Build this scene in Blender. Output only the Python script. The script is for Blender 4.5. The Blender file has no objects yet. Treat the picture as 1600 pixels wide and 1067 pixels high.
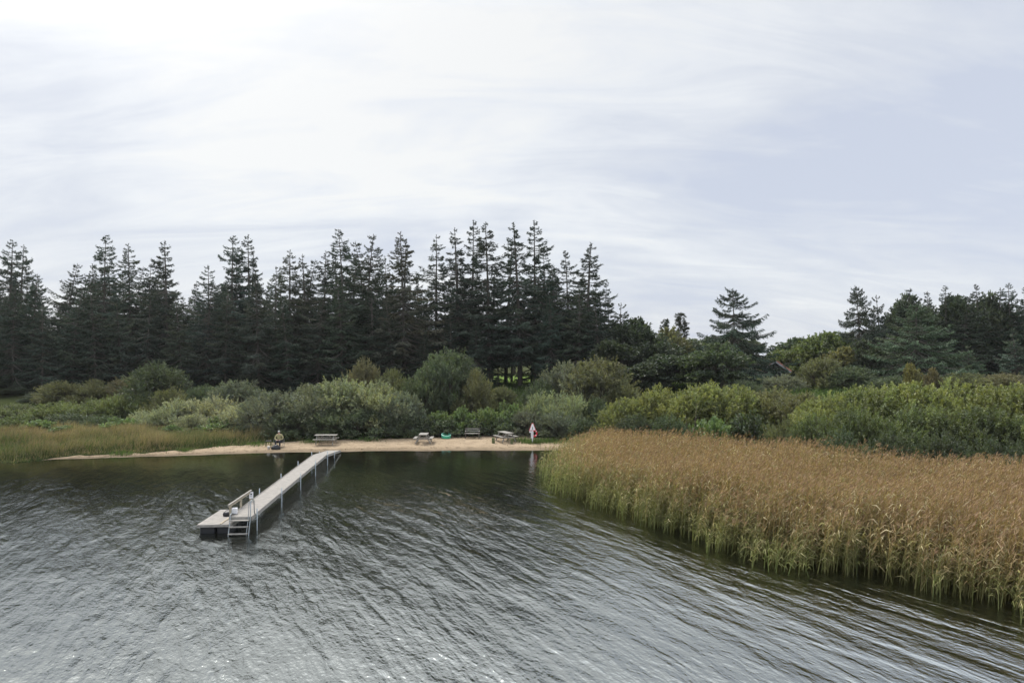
import bpy, bmesh, math, random
import numpy as np
from mathutils import Vector
R = math.radians
F = 1067.0; CX = 800.0; HY = 560.0; H0 = 7.2           # focal length in photo pixels, horizon row, camera height over the water
S = bpy.context.scene
COL = S.collection

# ------------------------------------------------------------------ camera
cd = bpy.data.cameras.new('camera'); cam = bpy.data.objects.new('camera', cd); COL.objects.link(cam)
cam.location = (0, 0, H0); cam.rotation_euler = (R(90), 0, 0)
cd.sensor_width = 36; cd.lens = 36 * F / 1600; cd.shift_y = (HY - 533.5) / 1600
cd.clip_start = 0.1; cd.clip_end = 6000
S.camera = cam

# ------------------------------------------------------------------ sun and sky
SUN_EL, SUN_AZ = 52.0, -32.0                            # azimuth measured from +Y (view) towards +X
sd = Vector((math.sin(R(SUN_AZ)) * math.cos(R(SUN_EL)), math.cos(R(SUN_AZ)) * math.cos(R(SUN_EL)), math.sin(R(SUN_EL))))
sl = bpy.data.lights.new('sun', 'SUN'); sun = bpy.data.objects.new('sun', sl); COL.objects.link(sun)
sl.energy = 2.8; sl.angle = R(20.0); sl.color = (1.0, 0.95, 0.87)
sun.rotation_euler = (-sd).to_track_quat('-Z', 'Y').to_euler()

W = bpy.data.worlds.new('World'); S.world = W; W.use_nodes = True
nt = W.node_tree; nt.nodes.clear()
def N(t, typ, **kw):
    n = t.nodes.new(typ)
    for k, v in kw.items():
        if k.startswith('i_'): n.inputs[k[2:].replace('_', ' ')].default_value = v
        else: setattr(n, k, v)
    return n
def L(t, a, b): t.links.new(a, b)
def math_(t, op, a, b=None, c=None, clamp=False):
    n = t.nodes.new('ShaderNodeMath'); n.operation = op; n.use_clamp = clamp
    for i, v in enumerate((a, b, c)):
        if v is None: continue
        if isinstance(v, (int, float)): n.inputs[i].default_value = v
        else: t.links.new(v, n.inputs[i])
    return n.outputs[0]
def ramp(t, fac, pts, interp='LINEAR'):
    n = t.nodes.new('ShaderNodeValToRGB'); n.color_ramp.interpolation = interp
    e = n.color_ramp.elements
    while len(e) < len(pts): e.new(0.5)
    for el, (p, c) in zip(e, pts): el.position = p; el.color = (c[0], c[1], c[2], 1) if len(c) == 3 else c
    t.links.new(fac, n.inputs[0]); return n.outputs[0]
def mix(t, fac, a, b, mode='MIX'):
    n = t.nodes.new('ShaderNodeMix'); n.data_type = 'RGBA'; n.blend_type = mode
    for s, v in ((n.inputs[0], fac), (n.inputs[6], a), (n.inputs[7], b)):
        if isinstance(v, (int, float)): s.default_value = v
        elif isinstance(v, tuple): s.default_value = (v[0], v[1], v[2], 1)
        else: t.links.new(v, s)
    return n.outputs[2]

tc = N(nt, 'ShaderNodeTexCoord')
sep = N(nt, 'ShaderNodeSeparateXYZ'); L(nt, tc.outputs['Generated'], sep.inputs[0])
zc = math_(nt, 'MAXIMUM', sep.outputs[2], 0.0)
zz = math_(nt, 'ADD', zc, 0.30)
u = math_(nt, 'DIVIDE', sep.outputs[0], zz); v = math_(nt, 'DIVIDE', sep.outputs[1], zz)
cmb = N(nt, 'ShaderNodeCombineXYZ'); L(nt, u, cmb.inputs[0]); L(nt, v, cmb.inputs[1])
def cloud(scale, rot, sc, detail, rough, dist, loc=(0, 0, 0)):
    mp = N(nt, 'ShaderNodeMapping'); mp.inputs['Rotation'].default_value = (0, 0, R(rot)); mp.inputs['Scale'].default_value = sc
    mp.inputs['Location'].default_value = loc
    L(nt, cmb.outputs[0], mp.inputs[0])
    no = N(nt, 'ShaderNodeTexNoise'); no.inputs['Scale'].default_value = scale; no.inputs['Detail'].default_value = detail
    no.inputs['Roughness'].default_value = rough; no.inputs['Distortion'].default_value = dist
    L(nt, mp.outputs[0], no.inputs[0]); return no.outputs[0]
c1 = cloud(0.8, 25, (1, 1.7, 1), 8, 0.58, 0.6, (3.1, 1.7, 0))
c2 = cloud(2.0, -14, (0.8, 3.0, 1), 9, 0.62, 0.9, (0.4, 5.0, 0))
dot = N(nt, 'ShaderNodeVectorMath', operation='DOT_PRODUCT')
nrm = N(nt, 'ShaderNodeVectorMath', operation='NORMALIZE'); L(nt, tc.outputs['Generated'], nrm.inputs[0])
L(nt, nrm.outputs[0], dot.inputs[0])
gd = Vector((math.sin(R(-34)) * math.cos(R(46)), math.cos(R(-34)) * math.cos(R(46)), math.sin(R(46))))
dot.inputs[1].default_value = gd
sund = dot.outputs['Value']
glow = math_(nt, 'POWER', math_(nt, 'MAXIMUM', sund, 0.0), 3.6)     # forward scattering of the veiled sun in thin cloud
cl = math_(nt, 'ADD', math_(nt, 'MULTIPLY', c1, 1.05), math_(nt, 'MULTIPLY', c2, 0.62))
cl = math_(nt, 'SUBTRACT', cl, 0.825)
fac = math_(nt, 'ADD', math_(nt, 'MULTIPLY', cl, 2.3), math_(nt, 'ADD', math_(nt, 'MULTIPLY', glow, .80), 0.24), None, True)
ccol = ramp(nt, fac, [(0.0, (0.59, 0.635, 0.74)), (0.35, (0.68, 0.715, 0.78)), (0.7, (0.80, 0.825, 0.855)), (1.0, (0.885, 0.89, 0.875))])
# cloud sheet behind the viewer set brighter, added to lift the camera-facing sides
back = ramp(nt, math_(nt, 'MULTIPLY_ADD', sund, 0.5, 0.5), [(0.0, (1.25,)*3), (0.5, (1.1,)*3), (0.8, (1, 1, 1))])
ccol = mix(nt, 1.0, ccol, back, 'MULTIPLY')
over = ramp(nt, sep.outputs[2], [(.455, (1, 1, 1)), (.64, (2.1, 2.1, 2.1))])  # extra brightness added to the sky above the frame, to light water and land
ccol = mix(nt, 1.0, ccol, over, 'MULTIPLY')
hs = math_(nt, 'MULTIPLY', math_(nt, 'POWER', math_(nt, 'MAXIMUM', sund, 0.0), 30), 1.3)
ccol2 = N(nt, 'ShaderNodeVectorMath', operation='ADD'); L(nt, ccol, ccol2.inputs[0]); L(nt, hs, ccol2.inputs[1])
sky = N(nt, 'ShaderNodeTexSky', sky_type='NISHITA'); sky.sun_disc = False
sky.sun_elevation = R(SUN_EL); sky.sun_rotation = R(SUN_AZ); sky.dust_density = 2.0; sky.air_density = 1.0
b1 = N(nt, 'ShaderNodeBackground'); L(nt, sky.outputs[0], b1.inputs[0]); b1.inputs[1].default_value = 0.09
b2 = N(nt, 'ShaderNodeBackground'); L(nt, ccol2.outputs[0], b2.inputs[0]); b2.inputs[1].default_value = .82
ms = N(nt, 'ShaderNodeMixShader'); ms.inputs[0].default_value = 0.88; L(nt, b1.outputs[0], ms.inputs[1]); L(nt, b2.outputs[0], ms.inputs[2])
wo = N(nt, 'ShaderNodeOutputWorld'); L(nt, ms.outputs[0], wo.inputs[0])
vs = S.view_settings; vs.view_transform = 'Standard'; vs.look = 'None'; vs.exposure = 0.40; vs.gamma = 1
S.cycles.max_bounces = 6; S.cycles.diffuse_bounces = 3; S.cycles.transparent_max_bounces = 12
S.cycles.transmission_bounces = 4; S.cycles.volume_bounces = 0
S.cycles.use_denoising = True

# ------------------------------------------------------------------ materials
def mat(name):
    m = bpy.data.materials.new(name); m.use_nodes = True; t = m.node_tree; t.nodes.clear()
    o = t.nodes.new('ShaderNodeOutputMaterial'); return m, t, o
def surf(name, col, rough=0.8, var=0.2, scale=6.0, metal=0.0, bump=0.0, stretch=(1, 1, 1), spec=0.4):
    m, t, o = mat(name)
    b = N(t, 'ShaderNodeBsdfPrincipled'); tcn = N(t, 'ShaderNodeTexCoord')
    mp = N(t, 'ShaderNodeMapping'); mp.inputs['Scale'].default_value = stretch; L(t, tcn.outputs['Object'], mp.inputs[0])
    no = N(t, 'ShaderNodeTexNoise'); no.inputs['Scale'].default_value = scale; no.inputs['Detail'].default_value = 6; no.inputs['Roughness'].default_value = 0.65
    L(t, mp.outputs[0], no.inputs[0])
    lo = tuple(c * (1 - var) for c in col); hi = tuple(min(1, c * (1 + var)) for c in col)
    L(t, ramp(t, no.outputs[0], [(0.3, lo), (0.7, hi)]), b.inputs['Base Color'])
    b.inputs['Roughness'].default_value = rough; b.inputs['Metallic'].default_value = metal; b.inputs['Specular IOR Level'].default_value = spec
    if bump:
        bp = N(t, 'ShaderNodeBump'); bp.inputs['Strength'].default_value = bump; bp.inputs['Distance'].default_value = 0.02
        L(t, no.outputs[0], bp.inputs['Height']); L(t, bp.outputs[0], b.inputs['Normal'])
    L(t, b.outputs[0], o.inputs[0]); return m
def foliage(name, transl=0.35, rough=0.55, gloss=0.06):
    m, t, o = mat(name)
    at = N(t, 'ShaderNodeAttribute', attribute_name='col'); oi = N(t, 'ShaderNodeObjectInfo')
    c = mix(t, 1.0, at.outputs['Color'], oi.outputs['Color'], 'MULTIPLY')
    d = N(t, 'ShaderNodeBsdfDiffuse'); L(t, c, d.inputs[0])
    tr = N(t, 'ShaderNodeBsdfTranslucent'); L(t, mix(t, 1.0, c, (1.15, 1.25, 0.7), 'MULTIPLY'), tr.inputs[0])
    m1 = N(t, 'ShaderNodeMixShader'); m1.inputs[0].default_value = transl; L(t, d.outputs[0], m1.inputs[1]); L(t, tr.outputs[0], m1.inputs[2])
    g = N(t, 'ShaderNodeBsdfGlossy'); g.inputs['Roughness'].default_value = rough; g.inputs[0].default_value = (1, 1, 1, 1)
    m2 = N(t, 'ShaderNodeMixShader'); m2.inputs[0].default_value = gloss; L(t, m1.outputs[0], m2.inputs[1]); L(t, g.outputs[0], m2.inputs[2])
    L(t, m2.outputs[0], o.inputs[0]); return m
M = {}
M['leaf'] = foliage('leaf_material', 0.38, 0.5, 0.05)
M['needle'] = foliage('needle_material', 0.12, 0.6, 0.02)
M['grass'] = foliage('grass_blade_material', 0.35, 0.7, 0.01)
M['bark'] = surf('spruce_bark', (0.095, 0.085, 0.07), 0.95, 0.4, 3, stretch=(4, 4, 0.6), bump=0.6)
M['twig'] = surf('grey_brown_twig', (0.10, 0.085, 0.065), 0.95, 0.3, 4)
M['birch'] = surf('pale_bark', (0.42, 0.40, 0.36), 0.9, 0.4, 3, stretch=(1, 1, 4))
M['plank'] = surf('weathered_decking', (0.26, 0.243, 0.22), 0.8, 0.32, 4, stretch=(0.8, 3, 1), bump=0.3)
M['oldwood'] = surf('grey_weathered_wood', (0.25, 0.235, 0.21), 0.85, 0.28, 9, bump=0.3)
M['railwood'] = surf('tan_rail_wood', (0.36, 0.31, 0.23), 0.85, 0.25, 9, bump=0.3)
M['greenwood'] = surf('green_mossy_wood', (0.10, 0.12, 0.05), 0.9, 0.35, 12, bump=0.4)
M['darkwood'] = surf('dark_wet_wood', (0.07, 0.06, 0.05), 0.7, 0.3, 6)
M['galv'] = surf('galvanised_steel', (0.33, 0.36, 0.37), 0.42, 0.2, 10, metal=0.75)
M['black'] = surf('black_float_plastic', (0.014, 0.014, 0.016), 0.45, 0.2, 5)
M['white'] = surf('white_painted_board', (0.78, 0.78, 0.80), 0.5, 0.06, 8)
M['red'] = surf('red_paint', (0.55, 0.035, 0.05), 0.5, 0.12, 8)
M['darkprint'] = surf('dark_print', (0.05, 0.05, 0.06), 0.6, 0.1, 8)
M['turq'] = surf('turquoise_plastic', (0.08, 0.50, 0.32), 0.35, 0.1, 5)
M['jacket'] = surf('khaki_yellow_cloth', (0.30, 0.27, 0.14), 0.9, 0.15, 9, bump=0.3)
M['trouser'] = surf('dark_trouser_cloth', (0.025, 0.024, 0.03), 0.9, 0.2, 9)
M['skin'] = surf('skin', (0.50, 0.33, 0.25), 0.55, 0.06, 12)
M['cap'] = surf('grey_cap_cloth', (0.40, 0.40, 0.37), 0.9, 0.1, 9)
M['chair'] = surf('dark_chair_cloth', (0.03, 0.025, 0.03), 0.85, 0.2, 9)
M['tile'] = surf('red_roof_tile', (0.30, 0.13, 0.09), 0.8, 0.25, 5)
M['barge'] = surf('grey_bargeboard', (0.38, 0.38, 0.40), 0.8, 0.1, 5)
M['cabin'] = surf('black_stained_cladding', (0.02, 0.02, 0.024), 0.8, 0.2, 5, stretch=(6, 6, .5))
M['glass'] = surf('window_glass', (0.05, 0.06, 0.07), 0.1, 0.05, 3)

# ------------------------------------------------------------------ helpers
def tag(o, label=None, cat=None, group=None, kind=None):
    if label: o['label'] = label
    if cat: o['category'] = cat
    if group: o['group'] = group
    if kind: o['kind'] = kind
    return o
def empty(name, loc, rz=0, **kw):
    o = bpy.data.objects.new(name, None); COL.objects.link(o); o.location = loc; o.rotation_euler = (0, 0, rz)
    o.empty_display_size = 0.3
    return tag(o, **kw)
def link(name, me, material=None, parent=None, loc=None):
    o = bpy.data.objects.new(name, me); COL.objects.link(o)
    if material and not me.materials: me.materials.append(material)
    if parent: o.parent = parent
    if loc: o.location = loc
    return o
def npmesh(name, V, Q, C=None, smooth=False):
    V = np.ascontiguousarray(V, dtype=np.float32); Q = np.ascontiguousarray(Q, dtype=np.int32)
    me = bpy.data.meshes.new(name); n = Q.shape[1]
    me.vertices.add(len(V)); me.vertices.foreach_set('co', V.ravel())
    me.loops.add(Q.size); me.loops.foreach_set('vertex_index', Q.ravel())
    me.polygons.add(len(Q)); me.polygons.foreach_set('loop_start', np.arange(0, Q.size, n, dtype=np.int32))
    if smooth: me.polygons.foreach_set('use_smooth', np.ones(len(Q), dtype=bool))
    me.update(calc_edges=True)
    if C is not None:
        a = me.attributes.new('col', 'FLOAT_COLOR', 'FACE')
        C4 = np.ones((len(Q), 4), np.float32); C4[:, :3] = C if C.ndim == 2 else C[:, None]
        a.data.foreach_set('color', C4.ravel())
    return me
def unit(a): return a / np.maximum(np.linalg.norm(a, axis=-1, keepdims=True), 1e-9)
def diamonds(P, D, ln, wd, rng, roll=None, flat=None):
    """leaf-shaped quads: root P, direction D"""
    n = len(P); D = unit(D); r = rng.normal(size=(n, 3)) if roll is None else roll
    Wv = unit(np.cross(D, r)); ln = np.broadcast_to(ln, n)[:, None]; wd = np.broadcast_to(wd, n)[:, None]
    m = P + D * ln * 0.42
    V = np.stack([P, m + Wv * wd * .5, P + D * ln, m - Wv * wd * .5], 1).reshape(-1, 3)
    return V, np.arange(4 * n).reshape(n, 4)
class Acc:
    def __init__(s): s.V = []; s.Q = []; s.C = []; s.n = 0
    def add(s, V, Q, C):
        s.V.append(V); s.Q.append(Q + s.n); s.n += len(V)
        C = np.asarray(C, float); s.C.append(C if C.ndim == 2 else np.repeat(C[:, None], 3, 1))
    def mesh(s, name): return npmesh(name, np.concatenate(s.V), np.concatenate(s.Q), np.concatenate(s.C))
def tubes(paths, radii, sides=3):
    """many tapered polyline tubes in one quad mesh: paths list of (k,3), radii list of (k,)"""
    V = []; Q = []; n = 0
    a = np.arange(sides) * 2 * math.pi / sides
    for p, r in zip(paths, radii):
        p = np.asarray(p, float); k = len(p)
        t = unit(np.gradient(p, axis=0)); up = np.where(np.abs(t[:, 2:3]) > .9, [[1., 0, 0]], [[0, 0, 1.]])
        x = unit(np.cross(t, up)); y = np.cross(t, x)
        ring = p[:, None] + (x[:, None] * np.cos(a)[None, :, None] + y[:, None] * np.sin(a)[None, :, None]) * np.asarray(r)[:, None, None]
        V.append(ring.reshape(-1, 3))
        i = np.arange(k - 1)[:, None] * sides; j = np.arange(sides)[None]; j2 = (j + 1) % sides
        Q.append(np.stack([i + j, i + j2, i + sides + j2, i + sides + j], -1).reshape(-1, 4) + n); n += k * sides
    return np.concatenate(V), np.concatenate(Q)

class MB:
    """boxes, bars and prisms collected into one mesh"""
    def __init__(s): s.bm = bmesh.new()
    def box(s, c, size, rz=0, ry=0, rx=0, bevel=0):
        from mathutils import Matrix, Euler
        mt = Matrix.Translation(c) @ Euler((rx, ry, rz)).to_matrix().to_4x4() @ Matrix.Diagonal((*size, 1))
        r = bmesh.ops.create_cube(s.bm, size=1, matrix=mt)
        if bevel: bmesh.ops.bevel(s.bm, geom=list({e for v_ in r['verts'] for e in v_.link_edges}), offset=bevel, segments=1, affect='EDGES')
        return s
    def bar(s, a, b, w, h=None):
        a = Vector(a); b = Vector(b); h = h or w; d = b - a
        from mathutils import Matrix
        q = d.to_track_quat('X', 'Z')
        mt = Matrix.Translation((a + b) / 2) @ q.to_matrix().to_4x4() @ Matrix.Diagonal((d.length, w, h, 1))
        bmesh.ops.create_cube(s.bm, size=1, matrix=mt); return s
    def tube(s, pts, r, n=8):
        rs = r if isinstance(r, (list, tuple)) else [r] * len(pts)
        V, Q = tubes([pts], [rs], n)
        vs_ = [s.bm.verts.new(p) for p in V]
        for q in Q: s.bm.faces.new([vs_[i] for i in q])
        s.bm.faces.new(vs_[:n][::-1]); s.bm.faces.new(vs_[-n:]); return s
    def prism(s, poly, y0, y1):
        a = [s.bm.verts.new((x, y0, z)) for x, z in poly]; b = [s.bm.verts.new((x, y1, z)) for x, z in poly]
        s.bm.faces.new(a); s.bm.faces.new(b[::-1]); n = len(poly)
        for i in range(n): s.bm.faces.new((a[i], b[i], b[(i + 1) % n], a[(i + 1) % n]))
        return s
    def build(s, name, m, parent=None, loc=None, smooth=False):
        bmesh.ops.recalc_face_normals(s.bm, faces=s.bm.faces)
        me = bpy.data.meshes.new(name); s.bm.to_mesh(me); s.bm.free()
        if smooth:
            for p in me.polygons: p.use_smooth = True
        return link(name, me, m, parent, loc)

# ------------------------------------------------------------------ terrain
SX = [-400, -120, -70, -45, -36, -32.6, -26, -18, -10, 4, 7, 10, 17, 22, 26, 35, 60, 120, 400]
SY = [20, 30, 41, 46.3, 47.6, 48.9, 50.5, 52.4, 53.3, 53.7, 52, 49.5, 45.5, 41.5, 37, 31, 20, 8, -20]
def shore(x): return np.interp(x, SX, SY)
def wob(x, y, s, k=0): return np.sin(x * s + 1.3 + k) * np.cos(y * s * 1.17 + .7 * k) + .5 * np.sin(x * s * 2.3 + y * s * 1.9 + k)
def terr(x, y):
    x = np.asarray(x, float); y = np.asarray(y, float)
    d = y - shore(x) + 0.12 * wob(x, y, .9)
    under = np.maximum(d * 0.075, -1.8)
    t1 = np.clip(d / 8, 0, 1); beach = 0.46 * (1 - (1 - t1) ** 1.5)
    s0 = np.interp(x, [-40, -20, -8, 20, 40], [20, 14, 7, 6, 6]); s1 = np.interp(x, [-40, -20, 0, 20], [50, 44, 34, 36])
    t2 = np.clip((d - s0) / (s1 - s0), 0, 1); rise = 3.15 * t2 * t2 * (3 - 2 * t2)
    land = beach + rise + 0.10 * wob(x, y, .35) * np.clip(d / 15 - .3, 0, 1)
    return np.where(d < 0, under, land)
def tz(x, y): return float(terr(x, y))
def grid(xs, ys, dz=0.0, name='ground'):
    X, Y = np.meshgrid(xs, ys); V = np.stack([X, Y, terr(X, Y) + dz], -1).reshape(-1, 3)
    nx = len(xs); i = np.arange(len(ys) - 1)[:, None] * nx + np.arange(nx - 1)[None]
    return npmesh(name, V, np.stack([i, i + 1, i + nx + 1, i + nx], -1).reshape(-1, 4), smooth=True)
def gmat():
    m, t, o = mat('ground_material'); b = N(t, 'ShaderNodeBsdfPrincipled'); g = N(t, 'ShaderNodeNewGeometry')
    n1 = N(t, 'ShaderNodeTexNoise'); n1.inputs['Scale'].default_value = .35; n1.inputs['Detail'].default_value = 8; L(t, g.outputs['Position'], n1.inputs[0])
    land = ramp(t, n1.outputs[0], [(.3, (.030, .028, .018)), (.55, (.045, .055, .022)), (.75, (.075, .085, .035))])
    sp = N(t, 'ShaderNodeSeparateXYZ'); L(t, g.outputs['Position'], sp.inputs[0])
    dep = math_(t, 'MULTIPLY_ADD', sp.outputs[2], .75, 1.0)
    dep = math_(t, 'ADD', dep, math_(t, 'MULTIPLY_ADD', n1.outputs[0], .3, -.15))
    bed = ramp(t, dep, [(0.0, (.020, .021, .012)), (.50, (.045, .042, .016)), (.78, (.15, .115, .035)), (.95, (.38, .28, .12)), (1.0, (.42, .33, .20))])
    k = math_(t, 'GREATER_THAN', sp.outputs[2], 0.0)
    L(t, mix(t, k, bed, land), b.inputs['Base Color']); b.inputs['Roughness'].default_value = .95; b.inputs['Specular IOR Level'].default_value = 0
    L(t, b.outputs[0], o.inputs[0]); return m
ax = np.concatenate([[-3000, -1500, -700, -400, -250, -160, -120], np.arange(-90, 91, 1.0), [120, 160, 250, 400, 700, 1500, 3000]])
ay = np.concatenate([[-3000, -800, -200, -80, -30, 0, 6, 10], np.arange(14, 140, 1.0), [150, 180, 240, 400, 800, 1600, 4000]])
tag(link('ground', grid(ax, ay), gmat()), kind='structure')

def sandmat():
    m, t, o = mat('sand'); b = N(t, 'ShaderNodeBsdfPrincipled'); g = N(t, 'ShaderNodeNewGeometry')
    n1 = N(t, 'ShaderNodeTexNoise'); n1.inputs['Scale'].default_value = 1.1; n1.inputs['Detail'].default_value = 9; n1.inputs['Roughness'].default_value = .7
    L(t, g.outputs['Position'], n1.inputs[0])
    n2 = N(t, 'ShaderNodeTexNoise'); n2.inputs['Scale'].default_value = 14; n2.inputs['Detail'].default_value = 5; L(t, g.outputs['Position'], n2.inputs[0])
    c = ramp(t, n1.outputs[0], [(.28, (.20, .145, .088)), (.5, (.30, .222, .138)), (.72, (.36, .27, .175))])
    c = mix(t, math_(t, 'MULTIPLY', math_(t, 'GREATER_THAN', n2.outputs[0], .64), .35), c, (.16, .12, .08))
    sp = N(t, 'ShaderNodeSeparateXYZ'); L(t, g.outputs['Position'], sp.inputs[0])
    wet = ramp(t, sp.outputs[2], [(0.0, (.42, .40, .36)), (.05, (.62, .60, .55)), (.11, (.95, .95, .93)), (.14, (1, 1, 1))])
    L(t, mix(t, 1.0, c, wet, 'MULTIPLY'), b.inputs['Base Color']); b.inputs['Roughness'].default_value = .9
    bp = N(t, 'ShaderNodeBump'); bp.inputs['Strength'].default_value = 1; bp.inputs['Distance'].default_value = .22; L(t, n1.outputs[0], bp.inputs['Height']); L(t, bp.outputs[0], b.inputs['Normal'])
    L(t, b.outputs[0], o.inputs[0]); return m
def beach_top(x): return np.interp(x, [-33.5, -31, -26, -22.5, -19, -15, -9, -3, 1.5, 3.2, 5.2, 6.5], [.1, 1.0, 1.5, 3.0, 4.2, 4.6, 5.2, 6.6, 6.2, 5.0, 4.5, .3])
bx = np.arange(-33.5, 6.6, .25); vv = np.linspace(0, 1, 22)
BX = np.repeat(bx[None], 22, 0); top = beach_top(bx) + .25 * np.sin(bx * 2.1) + .15 * np.sin(bx * 5.3); BY = shore(bx)[None] - .5 + vv[:, None] * (top[None] + .5)
V = np.stack([BX, BY, terr(BX, BY) + .012], -1).reshape(-1, 3); i = np.arange(21)[:, None] * len(bx) + np.arange(len(bx) - 1)[None]
tag(link('beach', npmesh('beach', V, np.stack([i, i + 1, i + len(bx) + 1, i + len(bx)], -1).reshape(-1, 4), smooth=True), sandmat()), kind='structure')
m_meadow = surf('meadow_grass', (.11, .16, .045), .9, .35, 1.2, spec=0)
tag(link('meadow', grid(np.arange(-4, 5, 1.), np.arange(101, 150, 1.), .03, 'meadow'), m_meadow), kind='structure')

# ------------------------------------------------------------------ water
def watermat():
    m, t, o = mat('lake_water'); g = N(t, 'ShaderNodeNewGeometry')
    def wave(sc, rot, detail, scale, rough=.5, dist=0.0):
        r0 = N(t, 'ShaderNodeMapping'); r0.inputs['Rotation'].default_value = (0, 0, R(rot)); L(t, g.outputs['Position'], r0.inputs[0])
        r1 = N(t, 'ShaderNodeMapping'); r1.inputs['Scale'].default_value = sc; L(t, r0.outputs[0], r1.inputs[0])
        n = N(t, 'ShaderNodeTexNoise'); n.inputs['Scale'].default_value = scale; n.inputs['Detail'].default_value = detail
        n.inputs['Roughness'].default_value = rough; n.inputs['Distortion'].default_value = dist; L(t, r1.outputs[0], n.inputs[0]); return n.outputs[0]
    # crests run along (-0.42, 0.9): rotate by -25 deg so that x is across the crests
    w0 = wave((1.0, .20, 1), -27, 2, 1.15, .5, .4)
    w1 = wave((1.0, .26, 1), -22, 3, 2.8, .5, .3)
    w2 = wave((1.0, .42, 1), -36, 2, 5.8, .5, .2)
    w3 = wave((1.0, .6, 1), -8, 3, 13.0, .55)
    # the lee of the shore and the wind patches
    sp = N(t, 'ShaderNodeSeparateXYZ'); L(t, g.outputs['Position'], sp.inputs[0])
    patch = wave((.5, .16, 1), -30, 4, .32, .6)
    lee = math_(t, 'MULTIPLY_ADD', sp.outputs[1], -1 / 16., 48 / 16., True)
    lee = math_(t, 'MULTIPLY_ADD', lee, .80, .20)
    amp = math_(t, 'MULTIPLY', lee, math_(t, 'MULTIPLY_ADD', patch, 1.8, .1))
    hgt = math_(t, 'ADD', math_(t, 'MULTIPLY_ADD', w0, 1.6, math_(t, 'MULTIPLY', w1, .85)), math_(t, 'ADD', math_(t, 'MULTIPLY', w2, .30), math_(t, 'MULTIPLY', w3, .17)))
    hgt = math_(t, 'MULTIPLY', hgt, amp)
    bp = N(t, 'ShaderNodeBump'); bp.inputs['Strength'].default_value = 1; bp.inputs['Distance'].default_value = .066; L(t, hgt, bp.inputs['Height'])
    fr = N(t, 'ShaderNodeFresnel'); fr.inputs[0].default_value = 4.6; L(t, bp.outputs[0], fr.inputs['Normal'])
    gl = N(t, 'ShaderNodeBsdfGlossy'); gl.inputs['Roughness'].default_value = .05; gl.inputs[0].default_value = (.95, 1, .98, 1); L(t, bp.outputs[0], gl.inputs['Normal'])
    tr = N(t, 'ShaderNodeBsdfTransparent'); tr.inputs[0].default_value = (.80, .72, .45, 1)
    df = N(t, 'ShaderNodeBsdfDiffuse'); df.inputs[0].default_value = (.018, .020, .012, 1)
    body = N(t, 'ShaderNodeMixShader'); body.inputs[0].default_value = .22; L(t, tr.outputs[0], body.inputs[1]); L(t, df.outputs[0], body.inputs[2])
    mx = N(t, 'ShaderNodeMixShader'); L(t, fr.outputs[0], mx.inputs[0]); L(t, body.outputs[0], mx.inputs[1]); L(t, gl.outputs[0], mx.inputs[2])
    L(t, mx.outputs[0], o.inputs[0]); return m
me = npmesh('water', np.array([[-600, -600, 0], [600, -600, 0], [600, 60, 0], [-600, 60, 0]]), np.array([[0, 1, 2, 3]]))
tag(link('water', me, watermat()), kind='structure')

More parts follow.
